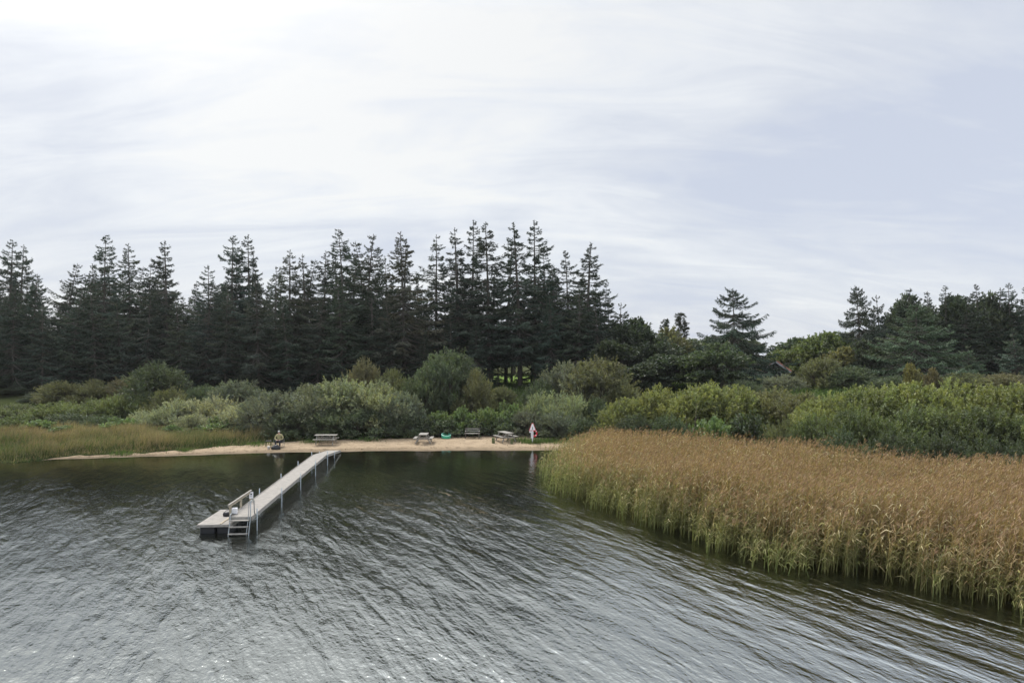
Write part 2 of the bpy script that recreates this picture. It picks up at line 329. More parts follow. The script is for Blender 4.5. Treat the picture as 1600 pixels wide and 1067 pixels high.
# ------------------------------------------------------------------ spruces
def spruce_proto(seed, H=20., Rm=3.1, clear=1.0, dens=1.0, ragged=.35, top_open=.4):
    rng = np.random.default_rng(seed); A = Acc(); bp = []; br = []
    lean = rng.normal(0, .25, 2)
    def axis(z): return np.array([lean[0] * (z / H) ** 2 * 2, lean[1] * (z / H) ** 2 * 2, z])
    zs = np.linspace(0, H, 14); bp.append([axis(z) for z in zs]); br.append([max(.02, .24 * (1 - z / H) ** .85 + .015) for z in zs])
    z = clear
    P = []; D = []; LN = []; WD = []; CC = []
    sector = rng.uniform(.65, 1.25, 8)                          # crown fuller on some sides
    while z < H - .25:
        t = (H - z) / H
        prof = min(1.0, (t / .68) ** .86) * (1 - .25 * max(0, (t - .75) / .25))
        step = .17 + .12 * rng.random() + (.12 * (1 - t) if t < top_open else 0)
        nb = rng.integers(2, 4) + (1 if H < 15 else 0)
        a0 = rng.uniform(0, 6.28)
        for k in range(nb):
            if rng.random() > dens: continue
            a = a0 + k * 6.283 / nb + rng.normal(0, .25)
            Lb = (Rm * 1.36 * prof * (1 - ragged * 1.3 * rng.random() ** 1.5 + .1 * rng.random()) + .16) * sector[int(a / .7854) % 8]
            if rng.random() < .08: Lb *= 1.3
            if rng.random() < .10: Lb *= .55
            el = (.52 - .88 * min(1, t / .45)) + rng.normal(0, .17)      # up at the top, level or drooping lower down
            n = max(4, int(Lb / .3)); s = np.linspace(0, 1, n)
            o = axis(z + rng.normal(0, .14))
            ra = Lb * s; zr = Lb * (np.tan(el) * s * .8 - .16 * s * (1 - s) * 2 + .12 * s ** 2.2 * (1 if t > .12 else .3))
            a_ = a + rng.normal(0, .12) * s
            pts = np.stack([o[0] + ra * np.cos(a_), o[1] + ra * np.sin(a_), o[2] + zr], 1)
            bp.append(pts); br.append(np.linspace(.035 + .012 * Lb, .01, n))
            m = int(Lb / .022) + 6                                # sprays along the branch
            q = rng.uniform(.12 if t < .5 else .30, 1.0, m) ** .8; idx = q * (n - 1)
            base = np.stack([np.interp(idx, np.arange(n), pts[:, c]) for c in range(3)], 1)
            tang = np.array([math.cos(a), math.sin(a), math.tan(el) * .7])
            side = np.array([-math.sin(a), math.cos(a), 0])
            sg = rng.choice([-1, 1], m)[:, None]
            off_ = rng.random((m, 1)) ** 1.3 * (.34 * Lb * (1.12 - q)[:, None])
            base = base + side[None] * sg * off_ + tang[None] * off_ * .5 + np.array([0, 0, 1]) * (rng.normal(0, .07, (m, 1)) - .28 * off_)
            d = tang[None] * rng.uniform(.4, 1.1, (m, 1)) + side[None] * sg * rng.uniform(.15, 1.05, (m, 1)) + np.array([0, 0, 1]) * rng.normal(-.50 if t > .3 else -.12, .36, (m, 1))
            ln = (.20 + .26 * rng.random(m) + .15 * (1 - q)) * (.6 + .4 * min(1, Lb / 1.5)) * (.62 + .38 * min(1, t / .4))
            P.append(base); D.append(d); LN.append(ln); WD.append(rng.uniform(.055, .12, m))
            tone = rng.uniform(.75, 1.25)
            c = tone * rng.uniform(.6, 1.35, m)[:, None] * np.array([[1, 1, 1]]) * (np.array([1.06, 1.0, .9]) if rng.random() < .3 else np.array([.95, 1.0, 1.04]))
            CC.append(c)
        z += step + (rng.uniform(.3, .8) if rng.random() < .05 else 0)
    # leader
    m = 14; zz_ = rng.uniform(H - .9, H - .05, m); P.append(np.array([axis(q) for q in zz_])); D.append(rng.normal(0, .5, (m, 3)) + [0, 0, .9])
    LN.append(rng.uniform(.15, .3, m)); WD.append(np.full(m, .09)); CC.append(np.full((m, 3), 1.))
    P = np.concatenate(P); D = np.concatenate(D); LN = np.concatenate(LN); WD = np.concatenate(WD); CC = np.concatenate(CC)
    V, Q = diamonds(P, D, LN, WD, rng); A.add(V, Q, CC)
    tV, tQ = tubes(bp, br, 4)
    return npmesh('spruce_trunk', tV, tQ, smooth=True), A.mesh('spruce_crown'), H
def wx(px, D): return (px - CX) / F * D
def wz(py, D): return H0 - (py - HY) / F * D

PR = [spruce_proto(11, 20, 3.3, 1.2, .96, .35), spruce_proto(12, 20, 2.8, 3.0, .95, .45, .3), spruce_proto(13, 20, 3.5, .8, 1.0, .3),
      spruce_proto(14, 20, 2.6, 4.5, .84, .5, .4), spruce_proto(15, 20, 3.2, 1.0, .92, .45), spruce_proto(16, 20, 2.4, 4.0, .9, .4, .3),
      spruce_proto(19, 13, 5.0, .3, 1.0, .22, .1), spruce_proto(18, 11, 3.2, .3, 1.0, .3)]
rnd = random.Random(5)
def spruce(px, ytop, D, p, label, wide=1.0, col=(.034, .050, .034), group=None, rot=None, name='spruce_tree'):
    x = wx(px, D); z0 = tz(x, D) - .05; h = wz(ytop, D) - z0
    tm, cm, H = PR[p]; s = h / H
    root = empty(name, (x, D, z0), rnd.uniform(0, 6.28) if rot is None else rot, label=label, cat='spruce tree' if name == 'spruce_tree' else 'pine tree', group=group)
    root.scale = (s * wide, s * wide, s); root.rotation_euler.x = rnd.gauss(0, .018); root.rotation_euler.y = rnd.gauss(0, .018)
    t = link('trunk', tm, M['bark'], root); c = link('crown', cm, M['needle'], root)
    j = rnd.uniform(.72, 1.35); c.color = (col[0] * j * rnd.uniform(.92, 1.14), col[1] * j, col[2] * j * rnd.uniform(.85, 1.1), 1)
    return root
G1 = 'tall spruces along the skyline'
cool = (.047, .066, .047); dk = (.034, .050, .032); brn = (.060, .068, .042)
front = [
 (10, 376, 92, 0, 'tall spruce with its top at the left edge of the photo, first of the skyline', .95, cool),
 (27, 380, 95, 1, 'thin-topped spruce close behind the first skyline spruce at the left edge', 1.0, cool),
 (52, 428, 90, 4, 'lower spruce filling the dip just right of the left-edge spruces', 1.0, cool),
 (97, 410, 91, 2, 'broad blunt spruce between the left-edge spruces and the next tall pointed one', .9, cool),
 (128, 436, 88, 4, 'short spruce under the left flank of the second tall skyline spire', .9, cool),
 (163, 367, 90, 0, 'tall pointed spruce with ragged left branches, second high spire from the left', 1.0, cool),
 (203, 381, 92, 1, 'slender spruce with open tiers just right of the second high spire', 1.1, cool),
 (229, 413, 94, 4, 'lower spruce wedged between two slender spires on the left', .9, cool),
 (262, 375, 90, 5, 'neat narrow spruce spire standing alone above a gap on its right', 1.1, cool),
 (300, 441, 93, 2, 'low dark spruce in the dip right of the neat narrow spire', .8, cool),
 (327, 414, 90, 4, 'medium spruce left of the twin tall spruces', 1.0, cool),
 (361, 368, 91, 0, 'left one of the twin tall spruces above the silvery willows', .95, cool),
 (391, 366, 93, 5, 'right one of the twin tall spruces above the silvery willows', 1.1, cool),
 (432, 418, 88, 3, 'spruce with a bare pale trunk just right of the twin tall spruces', 1.1, brn),
 (451, 389, 90, 1, 'thin spruce spire straight above the seated person', 1.1, brn),
 (480, 398, 92, 3, 'open see-through spruce right of the spire above the seated person', 1.1, brn),
 (506, 392, 90, 1, 'half-bare spruce with a leaning tip beside the dense dark double spruce', 1.0, dk),
 (541, 360, 88, 0, 'dense dark spruce above the long-side picnic table, left half of a double top', 1.1, dk),
 (571, 368, 90, 2, 'dense dark spruce above the big willow mound, right half of a double top', .85, dk),
 (608, 402, 92, 4, 'lower dark spruce left of the lone tall spire with a long bare trunk', .8, dk),
 (632, 362, 86, 1, 'lone tall spire with a long bare trunk right of the dense double spruce', 1.15, brn),
 (655, 430, 92, 4, 'low spruce in the dip right of the lone tall spire', .8, dk),
 (682, 366, 90, 3, 'airy spruce with sparse tiers, above the end-on picnic table', 1.2, dk),
 (717, 356, 90, 3, 'airy spruce left of the close-set highest tops in the middle', 1.2, dk),
 (735, 346, 92, 5, 'very slender spruce forming the highest top in the middle', 1.0, dk),
 (764, 349, 88, 1, 'tall ragged spruce above the wooden bench with sky showing through it', 1.25, dk),
 (790, 375, 93, 3, 'sparse spruce half hidden between the high tops above the angled picnic table', 1.0, dk),
 (813, 348, 87, 1, 'tall spruce over the sunlit grass gap, its trunk bare at the foot', 1.15, dk),
 (836, 347, 90, 5, 'slim straight spruce above the red and white rescue post', 1.15, dk),
 (873, 412, 90, 4, 'shorter spruce right of the slim spruce over the rescue post', .9, dk),
 (889, 393, 88, 0, 'dense spruce with a pointed top, second last tall one before the slope to the right', .95, dk),
 (918, 380, 87, 1, 'last tall spruce on the right with long branches reaching right', 1.35, dk),
 (942, 440, 88, 0, 'dark spruce under the long right-hand branches of the last tall spruce', .9, dk),
 (966, 474, 86, 7, 'small pointed spruce at the right end of the tall spruce stand', .8, dk),
]
for px, yt, D, p, lb, w, c in front: spruce(px, yt, D, p, lb, w * 1.1, c, G1)
# lower spruces whose boughs fill the front of the wood
low = [(20, 470, 86, 2), (66, 500, 85, 4), (112, 480, 85, 2), (150, 470, 84, 4), (190, 500, 85, 2), (228, 480, 85, 0), (285, 492, 84, 4), (322, 470, 84, 2),
       (352, 480, 83, 4), (405, 455, 84, 2), (452, 490, 83, 0), (497, 480, 84, 2), (535, 460, 83, 4), (580, 470, 84, 0), (612, 500, 83, 2), (662, 520, 84, 4),
       (705, 500, 85, 4), (745, 505, 85, 2), (778, 520, 88, 4), (862, 490, 84, 2), (905, 480, 83, 4), (935, 500, 82, 2)]
GL = 'lower spruces filling the front of the wood'
for px, yt, D, p in low:
    spruce(px, yt - (28 if not 640 < px < 800 else 5), D, p, 'lower spruce with full boughs merged into the dark front wall of the wood', 1.05 if D else 1, cool if px < 420 else dk, GL)
GB = 'spruces deeper in the wood'
sk = sorted((a[0], a[1]) for a in front)
skx = [a[0] for a in sk]; sky_ = [a[1] for a in sk]
for row, (D0, off, st) in enumerate([(97, 24, 26), (107, 60, 30), (117, 78, 34)]):
    px = -60.
    while px < 985:
        if row == 1 and 665 < px < 850: spruce(px, np.interp(px, skx, sky_) + 62 + rnd.uniform(-15, 25), 104, 3, 'spruce standing deeper in the wood, glimpsed between the front spruces', 1.15, dk, GB)
        if not (665 < px < 850 and (row < 3)) or (row == 0 and 690 < px < 775 and rnd.random() < .4):
            D = D0 + rnd.uniform(-3, 3)
            yt = np.interp(px, skx, sky_) + off + rnd.uniform(-18, 30)
            spruce(px, yt, D, rnd.choice([0, 1, 2, 4, 5, 2]), 'spruce standing deeper in the wood, glimpsed between the front spruces', 1.1, cool if px < 420 else dk, GB)
        px += st * rnd.uniform(.8, 1.2)

# right of the stand
spruce(1147, 450, 82, 6, 'big dark cone-shaped spruce standing alone, right of the middle', .95, (.030, .046, .032), rot=.6)
spruce(1347, 447, 84, 6, 'dark spruce with a full pointed top, left end of the wood on the right', .68, dk)
spruce(1378, 462, 86, 7, 'small-topped spruce beside the left end of the wood on the right', .75, dk)
spruce(1432, 474, 74, 6, 'broad soft green spruce low in front of the wood on the right', 1.15, (.062, .085, .046))
spruce(1515, 540, 73, 7, 'small green spruce with pale branch tips before the dark wood on the right', 1.3, (.085, .115, .07))
spruce(1592, 520, 70, 7, 'bluish green young spruce at the right edge of the photo', 1.1, (.060, .085, .055))
GR = 'dark wood on the right'; dk = (.030, .048, .026)
for px, yt, D, p, w, lb in [(1420, 452, 92, 2, 1.3, 'dark blunt-topped tree right of the dip in the wood on the right'), (1452, 456, 95, 2, 1.0, 'dark tree behind the broad soft green spruce'),
      (1478, 447, 92, 0, 1.0, 'pointed dark spruce rising just right of the broad soft green spruce'), (1503, 462, 90, 2, .9, 'dark spruce with a flat top right of the pointed one in the right wood'),
      (1533, 444, 92, 0, 1.0, 'dark spruce with twiggy top, third top from the right edge of the photo'), (1560, 450, 94, 5, 1.4, 'thin dark spruce, second top from the right edge of the photo'),
      (1582, 442, 92, 0, 1.0, 'highest dark spruce close to the right edge of the photo'), (1606, 446, 92, 4, 1.0, 'dark spruce cut by the right edge of the photo')]:
    spruce(px, yt, D, p, lb, w, dk, GR)
for i_ in range(24):
    px = 1395 + i_ * 11 + rnd.uniform(-5, 5)
    spruce(px, 470 + rnd.uniform(-12, 14), 97 + rnd.uniform(0, 14), rnd.choice([0, 2, 4]), 'dark spruce buried in the wood on the right', 1.2, dk, 'buried spruces of the right wood')

# ------------------------------------------------------------------ shrubs and broadleaf trees
def bush_proto(seed, Rr=3., H=3.6, shoots=420, ll=.15, lw=.055, per=30, upright=.5, lumps=9, spike=.3, spread=.7, t0=.45, zc=0.0, nstem=14):
    rng = np.random.default_rng(seed)
    LC = []
    for i in range(lumps):
        a = rng.uniform(0, 6.283); q = math.sqrt(rng.random()) * .68
        hh = H * (1 - .75 * q ** 2) * rng.uniform(.88, 1.0); rr = rng.uniform(.34, .5) * Rr
        LC.append((q * Rr * math.cos(a), q * Rr * math.sin(a), max(rr * .5, hh - rr * .85), rr))
    for i in range(7):
        a = i * .9 + rng.uniform(0, .5); rr = rng.uniform(.28, .38) * Rr
        LC.append((.68 * Rr * math.cos(a), .68 * Rr * math.sin(a), rr * .55, rr))
    LC = np.array(LC)
    if zc: LC[:, 2] = zc + LC[:, 2] * (H - zc) / H
    k = rng.integers(0, len(LC), shoots); c = LC[k]
    d = unit(rng.normal(size=(shoots, 3)) + [0, 0, upright]); d[:, 2] = np.where(d[:, 2] < -.3, -d[:, 2], d[:, 2])
    E = c[:, :3] + d * c[:, 3:] * rng.uniform(.75, 1.06, (shoots, 1))
    E[:, 2] = np.maximum(E[:, 2], .12)
    E += np.where(rng.random((shoots, 1)) < .22, [[0, 0, 1.]], [[0, 0, 0.]]) * rng.uniform(0, spike, (shoots, 1)) + d * rng.uniform(0, .12, (shoots, 1))
    S0 = E * [.35, .35, 0] + [0, 0, zc * .6]; C1 = c[:, :3] * .75 + E * .25 + rng.normal(0, .12, (shoots, 3)) + [0, 0, .05 * H]
    t = rng.uniform(t0, 1.0, (shoots, per)) ** .75; T = t[..., None]
    P = (1 - T) ** 2 * S0[:, None] + 2 * T * (1 - T) * C1[:, None] + T ** 2 * E[:, None]
    tg = unit(2 * (1 - T) * (C1 - S0)[:, None] + 2 * T * (E - C1)[:, None])
    P = P + rng.normal(0, .10, P.shape) * (1.15 - T)
    D = tg + rng.normal(0, spread, P.shape)
    n = shoots * per; tone = rng.uniform(.72, 1.30, (shoots, 1)) * rng.uniform(.75, 1.25, (shoots, per)); lt = rng.uniform(.8, 1.2, len(LC))[k][:, None]
    hue = rng.uniform(0, 1, (shoots, 1)) * np.ones((1, per))
    C = (tone * lt)[..., None] * (np.array([.92, .97, 1.05]) * (1 - hue[..., None]) + np.array([1.14, 1.04, .80]) * hue[..., None])
    V, Q = diamonds(P.reshape(-1, 3), D.reshape(-1, 3), ll * rng.uniform(.6, 1.3, n), lw * rng.uniform(.7, 1.3, n), rng)
    cm = npmesh('foliage', V, Q, C.reshape(-1, 3))
    bp = []; br = []
    for j in range(nstem):
        e = E[j * (shoots // nstem)]; s = S0[j * (shoots // nstem)] * [1, 1, 0] * .5; m_ = C1[j * (shoots // nstem)]
        tt = np.linspace(0, 1, 6)[:, None]; bp.append((1 - tt) ** 2 * s + 2 * tt * (1 - tt) * m_ + tt ** 2 * e); br.append(np.linspace(.05, .008, 6))
    for j in range(0, shoots, 3):
        tt = np.linspace(t0 * .8, 1.0, 4)[:, None]; bp.append((1 - tt) ** 2 * S0[j] + 2 * tt * (1 - tt) * C1[j] + tt ** 2 * E[j]); br.append(np.linspace(.016, .005, 4))
    tV, tQ = tubes(bp, br, 3)
    return npmesh('stems', tV, tQ), cm, Rr, H
BP = {
 'willow': [bush_proto(21 + i, 3, 3.8, 950, .125, .050, 48, .6, 14, .24, 1.0) for i in range(3)],
 'silver': [bush_proto(31 + i, 2.6, 2.6, 620, .13, .045, 30, .6, 9, .35, .6) for i in range(2)],
 'lime': [bush_proto(41 + i, 3, 4.2, 1200, .105, .055, 60, .8, 18, .16, 1.15) for i in range(3)],
 'low': [bush_proto(81 + i, 3, 2.3, 900, .13, .055, 30, .9, 16, .2, .8) for i in range(2)],
 'leafy': [bush_proto(51 + i, 2, 2.0, 520, .15, .11, 24, .5, 10, .15, 1.0) for i in range(2)],
 'broad': [bush_proto(61 + i, 3, 6.5, 760, .24, .13, 34, .4, 14, .4, .9, .45, 1.6, 10) for i in range(2)],
}
colr = dict(willow=(.115, .130, .070), silver=(.205, .215, .145), lime=(.150, .168, .058), leafy=(.095, .135, .052), broad=(.050, .078, .030),
            olive=(.105, .110, .050), dark=(.038, .052, .028), green=(.095, .118, .046), brown=(.110, .100, .055), mid=(.054, .074, .036),
            yell=(.13, .125, .045), grey=(.105, .120, .085), pale=(.165, .185, .11))
cnt = {}
def bush(px, ytop, D, wpx, typ, col, label, deep=.85, group=None, name='shrub', cat='shrub'):
    i_ = cnt.get(typ, 0); cnt[typ] = i_ + 1; tm, cm, Rr, H = BP[typ][i_ % len(BP[typ])]
    x = wx(px, D); z0 = tz(x, D) - .1; h = max(.6, wz(ytop, D) - z0); w = wpx / F * D / 2
    root = empty(name, (x, D, z0), 0, label=label, cat=cat, group=group)
    sx = w / Rr * (1.28 if typ == 'lime' else 1.08); root.scale = (sx, sx * deep, h / H * (1.03 if typ == 'lime' else .97))
    a = rnd.choice([0, math.pi / 2, math.pi, -math.pi / 2]); root.rotation_euler = (0, 0, a + rnd.uniform(-.3, .3))
    t = link('stems' if name == 'shrub' else 'trunk', tm, M['twig'], root); c = link('foliage' if name == 'shrub' else 'crown', cm, M['leaf'], root)
    k = colr[col]; j = rnd.uniform(.88, 1.12) * 1.3; c.color = (k[0] * j * rnd.uniform(.95, 1.05), k[1] * j, k[2] * j, 1)
    return root
B = [
 (5, 592, 86, 70, 'willow', 'dark', 'dark scrub at the extreme left edge below the spruce trunks'),
 (45, 600, 90, 90, 'willow', 'dark', 'dark scrub behind the low shrubs at the left edge'),
 # far left slope
 (20, 606, 84, 90, 'willow', 'dark', 'dark low shrub at the left edge under the spruce trunks'),
 (66, 612, 80, 70, 'willow', 'dark', 'dark low shrub second from the left edge under the spruces'),
 (95, 593, 79, 90, 'willow', 'olive', 'olive shrub left of the two below the small spruce dip'),
 (142, 590, 79, 85, 'willow', 'olive', 'olive shrub right of the two below the second tall spire'),
 (200, 588, 78, 80, 'willow', 'brown', 'brownish thin shrub against the broad round green bush on the left'),
 (246, 562, 76, 125, 'willow', 'mid', 'broad round green bush, tallest against the spruces on the left'),
 (30, 648, 66, 90, 'low', 'green', 'soft green shrub at the left edge above the marsh grass'),
 (20, 630, 72, 100, 'low', 'green', 'green shrub behind the one at the left edge, above the marsh grass'),
 (85, 628, 70, 110, 'low', 'green', 'bright green shrub mound third from the left edge'),
 (140, 622, 71, 110, 'low', 'green', 'wide smooth green shrub below the two olive shrubs'),
 (190, 616, 72, 100, 'low', 'green', 'fresh green shrub at the foot of the brownish thin shrub'),
 (225, 610, 73, 80, 'low', 'green', 'yellowish green shrub under the broad round bush on the left'),
 (110, 646, 65, 100, 'low', 'mid', 'deep green shrub low in front of the wide smooth green one'),
 (58, 655, 62, 60, 'leafy', 'leafy', 'small leafy bush with pale tips above the marsh grass near the left edge'),
 (160, 648, 64, 80, 'low', 'mid', 'deep green shrub low between two leafy bushes on the left'),
 (185, 652, 62, 66, 'leafy', 'leafy', 'leafy bright bush left of the pale silver willow mass'),
 (100, 664, 60.5, 56, 'leafy', 'leafy', 'low leafy bush poking out of the marsh grass on the left'),
 (262, 604, 70, 90, 'silver', 'olive', 'olive green shrub just left above the silver willows'),
 (238, 632, 64, 80, 'silver', 'silver', 'first silvery willow shrub from the left'),
 (285, 622, 65, 100, 'silver', 'silver', 'round silvery willow left of the palest ones'),
 (335, 610, 66, 110, 'silver', 'silver', 'palest silvery willow crest on the left of the big mound'),
 (300, 645, 61, 80, 'silver', 'silver', 'low silvery shrub in front of the pale willow crest'),
 (372, 590, 70, 110, 'willow', 'grey', 'grey green willow behind the silvery ones'),
 (320, 600, 74, 90, 'willow', 'mid', 'green willow glimpsed behind the pale crest'),
 (382, 622, 61, 90, 'silver', 'silver', 'silvery willow joining the big mound on its left'),
 (345, 652, 60, 80, 'leafy', 'leafy', 'bright leafy bush at the left foot of the big willow mound'),
 (385, 663, 58.5, 56, 'leafy', 'mid', 'dark leafy bush left behind the seated person'),
 (268, 664, 59.5, 56, 'leafy', 'leafy', 'small leafy bush below the silvery shrubs above the grass'),
 # big mound
 (425, 608, 60, 110, 'willow', 'grey', 'left shoulder of the big grey green willow mound'),
 (475, 596, 61, 130, 'willow', 'grey', 'rounded willow behind the seated person in the big mound'),
 (535, 588, 62, 140, 'willow', 'pale', 'highest pale willow of the big mound, above the long-side picnic table'),
 (590, 592, 61.5, 120, 'willow', 'pale', 'willow right of the highest one in the big mound'),
 (628, 608, 60.5, 80, 'willow', 'grey', 'right shoulder of the big grey green willow mound'),
 (450, 640, 58.5, 90, 'willow', 'mid', 'dark green low willow right behind the seated person'),
 (515, 636, 59, 90, 'willow', 'mid', 'dark low willow behind the long-side picnic table'),
 (575, 636, 59, 90, 'willow', 'mid', 'dark low willow between the two left picnic tables'),
 (635, 644, 59.5, 60, 'willow', 'mid', 'dark low willow behind the end-on picnic table'),
 (568, 556, 74, 80, 'willow', 'brown', 'brownish bush peeping over the big willow mound'),
 (610, 572, 72, 80, 'willow', 'olive', 'olive bush behind the right shoulder of the big mound'),
 (700, 543, 70, 120, 'willow', 'mid', 'tall dark green bush above the leafy hedge, its top lighter'),
 (660, 575, 68, 90, 'willow', 'mid', 'dark green bush left of the tall one above the hedge'),
 (740, 572, 68, 80, 'willow', 'olive', 'olive bush right of the tall one above the hedge'),
 (785, 602, 72, 60, 'willow', 'olive', 'thin olive bush in front of the sunlit grass gap'),
 # leafy hedge by the bench
 (688, 640, 61, 50, 'leafy', 'leafy', 'leafy rose bush behind the turquoise tub'),
 (722, 636, 61, 54, 'leafy', 'leafy', 'leafy rose bush left behind the wooden bench'),
 (758, 634, 61.2, 56, 'leafy', 'leafy', 'leafy rose bush right behind the wooden bench'),
 (792, 628, 61.5, 56, 'leafy', 'leafy', 'leafy rose bush behind the angled picnic table'),
 (745, 652, 60.4, 60, 'leafy', 'mid', 'low dark leafy bush directly behind the wooden bench'),
 (700, 655, 59.8, 60, 'leafy', 'mid', 'low dark leafy bush left of the wooden bench'),
 (665, 645, 60, 50, 'leafy', 'mid', 'leafy bush at the left end of the rose hedge'),
 (785, 652, 60, 50, 'leafy', 'mid', 'low dark leafy bush behind the two short posts'),
 # right of the sign
 (845, 590, 68, 80, 'willow', 'mid', 'green willow with its top beside the bare spruce foot'),
 (880, 560, 69, 110, 'willow', 'grey', 'grey willow top left of the widest bush above the rescue post'),
 (935, 556, 68, 130, 'willow', 'olive', 'widest olive brown willow dome above and right of the rescue post'),
 (975, 590, 66, 70, 'willow', 'olive', 'olive willow on the right flank of the widest dome'),
 (840, 610, 62, 80, 'silver', 'pale', 'pale willow above the red and white rescue post'),
 (885, 602, 61.5, 100, 'silver', 'pale', 'pale feathery willow right above the rescue post'),
 (930, 618, 60, 70, 'willow', 'mid', 'dark willow in the notch between pale willow and lime bushes'),
 (822, 640, 60, 60, 'willow', 'grey', 'grey willow straight behind the rescue post'),
 (872, 640, 59, 80, 'willow', 'grey', 'low grey willow right of the rescue post'),
 (915, 650, 57, 70, 'willow', 'mid', 'low dark willow at the end of the sand by the reeds'),
 # lime bushes behind reeds
 (985, 622, 52, 90, 'lime', 'lime', 'leftmost yellow green bush behind the reeds'),
 (1035, 604, 52, 110, 'lime', 'lime', 'yellow green bush second from the left behind the reeds'),
 (1095, 597, 52, 120, 'lime', 'lime', 'crest of the first yellow green mound behind the reeds'),
 (1150, 602, 53, 110, 'lime', 'lime', 'yellow green bush right of the first mound crest'),
 (1205, 606, 55, 110, 'lime', 'olive', 'olive bush in the saddle between the two yellow green mounds'),
 (1250, 612, 52, 90, 'lime', 'olive', 'olive bush right of the saddle, before the second mound'),
 (990, 648, 48.5, 70, 'lime', 'mid', 'dark base bush at the left foot of the first yellow green mound'),
 (1045, 645, 47.5, 90, 'willow', 'mid', 'dark base bush below the first yellow green mound'),
 (1110, 648, 47, 90, 'leafy', 'leafy', 'broad-leaved bush with pale stem low in the first mound'),
 (1170, 645, 47, 100, 'leafy', 'mid', 'dark broad-leaved bush left below the saddle'),
 (1225, 650, 45, 80, 'willow', 'olive', 'low olive bush right below the saddle'),
 (1290, 616, 45, 120, 'lime', 'lime', 'left slope of the second yellow green mound'),
 (1350, 600, 45, 140, 'lime', 'lime', 'second mound bush left of its long flat crest'),
 (1415, 597, 45, 140, 'lime', 'lime', 'crest bush in the middle of the second yellow green mound'),
 (1480, 596, 45, 140, 'lime', 'lime', 'crest bush right of the middle of the second yellow green mound'),
 (1545, 598, 44, 140, 'lime', 'lime', 'second last yellow green bush before the right edge'),
 (1605, 600, 43, 130, 'lime', 'lime', 'yellow green bush cut by the right edge'),
 (1275, 640, 41.5, 110, 'willow', 'green', 'dark green bush at the left foot of the second mound'),
 (1340, 632, 41, 120, 'willow', 'green', 'dark green bush at the foot of the second mound, second from its left'),
 (1410, 634, 40, 120, 'lime', 'green', 'deep green bush in the middle of the foot of the second mound'),
 (1475, 634, 39, 120, 'lime', 'green', 'deep green bush right of the middle at the foot of the second mound'),
 (1540, 636, 38, 130, 'lime', 'green', 'deep green bush low near the right edge behind the reeds'),
 (1605, 640, 37, 130, 'lime', 'green', 'deep green bush low at the right edge behind the reeds'),
 (1320, 668, 38.5, 110, 'willow', 'mid', 'shaded low bush touching the reeds below the second mound slope'),
 (1395, 668, 37.5, 110, 'willow', 'mid', 'shaded low bush touching the reeds below the second mound crest'),
 (1470, 672, 36.2, 110, 'willow', 'mid', 'shaded low bush touching the reeds, third from the right edge'),
 (1540, 678, 34.8, 110, 'willow', 'mid', 'shaded low bush touching the reeds, second from the right edge'),
 (1605, 682, 33.5, 110, 'willow', 'mid', 'shaded low bush touching the reeds at the right edge'),
 # behind, right
 (1286, 556, 74, 90, 'willow', 'olive', 'olive grey bush in front of the yellow tree'),
 (1222, 583, 72, 70, 'willow', 'grey', 'grey green bush right below the cottage roof'),
 (1160, 592, 68, 80, 'willow', 'mid', 'dark green bush at the foot of the lone cone-shaped spruce'),
 (1330, 570, 72, 90, 'willow', 'mid', 'dull green bush below the left end of the right wood'),
 (1400, 585, 68, 110, 'willow', 'mid', 'dull bush behind the crest of the second mound'),
 (1500, 580, 68, 120, 'willow', 'olive', 'dull olive bush behind the right part of the second mound'),
 (1570, 582, 66, 90, 'willow', 'brown', 'brownish bush behind the mound near the right edge'),
]
for b_ in B:
    bush(*b_[:6], b_[6], .85)
T_ = [
 (1425, 458, 93, 80, 'broad', 'dark', 'dark rounded crown left in the skyline of the right wood'),
 (1505, 458, 93, 80, 'broad', 'dark', 'dark rounded crown in the middle of the skyline of the right wood'),
 (1550, 455, 95, 70, 'broad', 'dark', 'dark rounded crown right in the skyline of the right wood'),
 (1427, 566, 56, 34, 'broad', 'yell', 'thin yellowing sapling sticking up behind the crest of the second mound'),
 (1455, 574, 57, 30, 'broad', 'brown', 'small brownish sapling behind the second mound, right of the yellowing one'),
 (985, 494, 84, 90, 'broad', 'dark', 'dark broadleaf tree right of the tall spruce stand'),
 (1020, 520, 82, 90, 'broad', 'dark', 'dark broadleaf tree in the dip before the yellowish treetop'),
 (960, 530, 80, 90, 'broad', 'dark', 'dark tree under the last tall spruces'),
 (1045, 553, 78, 110, 'broad', 'dark', 'low dark tree left of the lone cone-shaped spruce'),
 (1000, 566, 76, 90, 'broad', 'dark', 'low dark tree above the notch of the olive willow dome'),
 (1042, 510, 88, 70, 'broad', 'olive', 'yellowish green treetop left of the small pines'),
 (1085, 548, 76, 80, 'broad', 'mid', 'green tree between the small pines and the cone-shaped spruce'),
 (1122, 534, 73, 90, 'broad', 'mid', 'mid green tree in front of the cone-shaped spruce'),
 (1235, 526, 98, 80, 'broad', 'mid', 'distant rounded tree right of the cone-shaped spruce'),
 (1222, 545, 92, 60, 'broad', 'green', 'green tree behind the cottage roof'),
 (1292, 516, 86, 80, 'broad', 'green', 'bright green broadleaf tree left of the right wood'),
 (1262, 532, 88, 70, 'broad', 'green', 'light green tree between the distant rounded tree and the bright one'),
 (1312, 540, 78, 60, 'broad', 'yell', 'small yellowish autumn tree left of the right wood'),
 (1350, 530, 78, 70, 'broad', 'dark', 'dark tree under the left end spruce of the right wood'),
]
for b_ in T_: bush(*b_[:6], b_[6], .9, None, 'broadleaf_tree', 'tree')

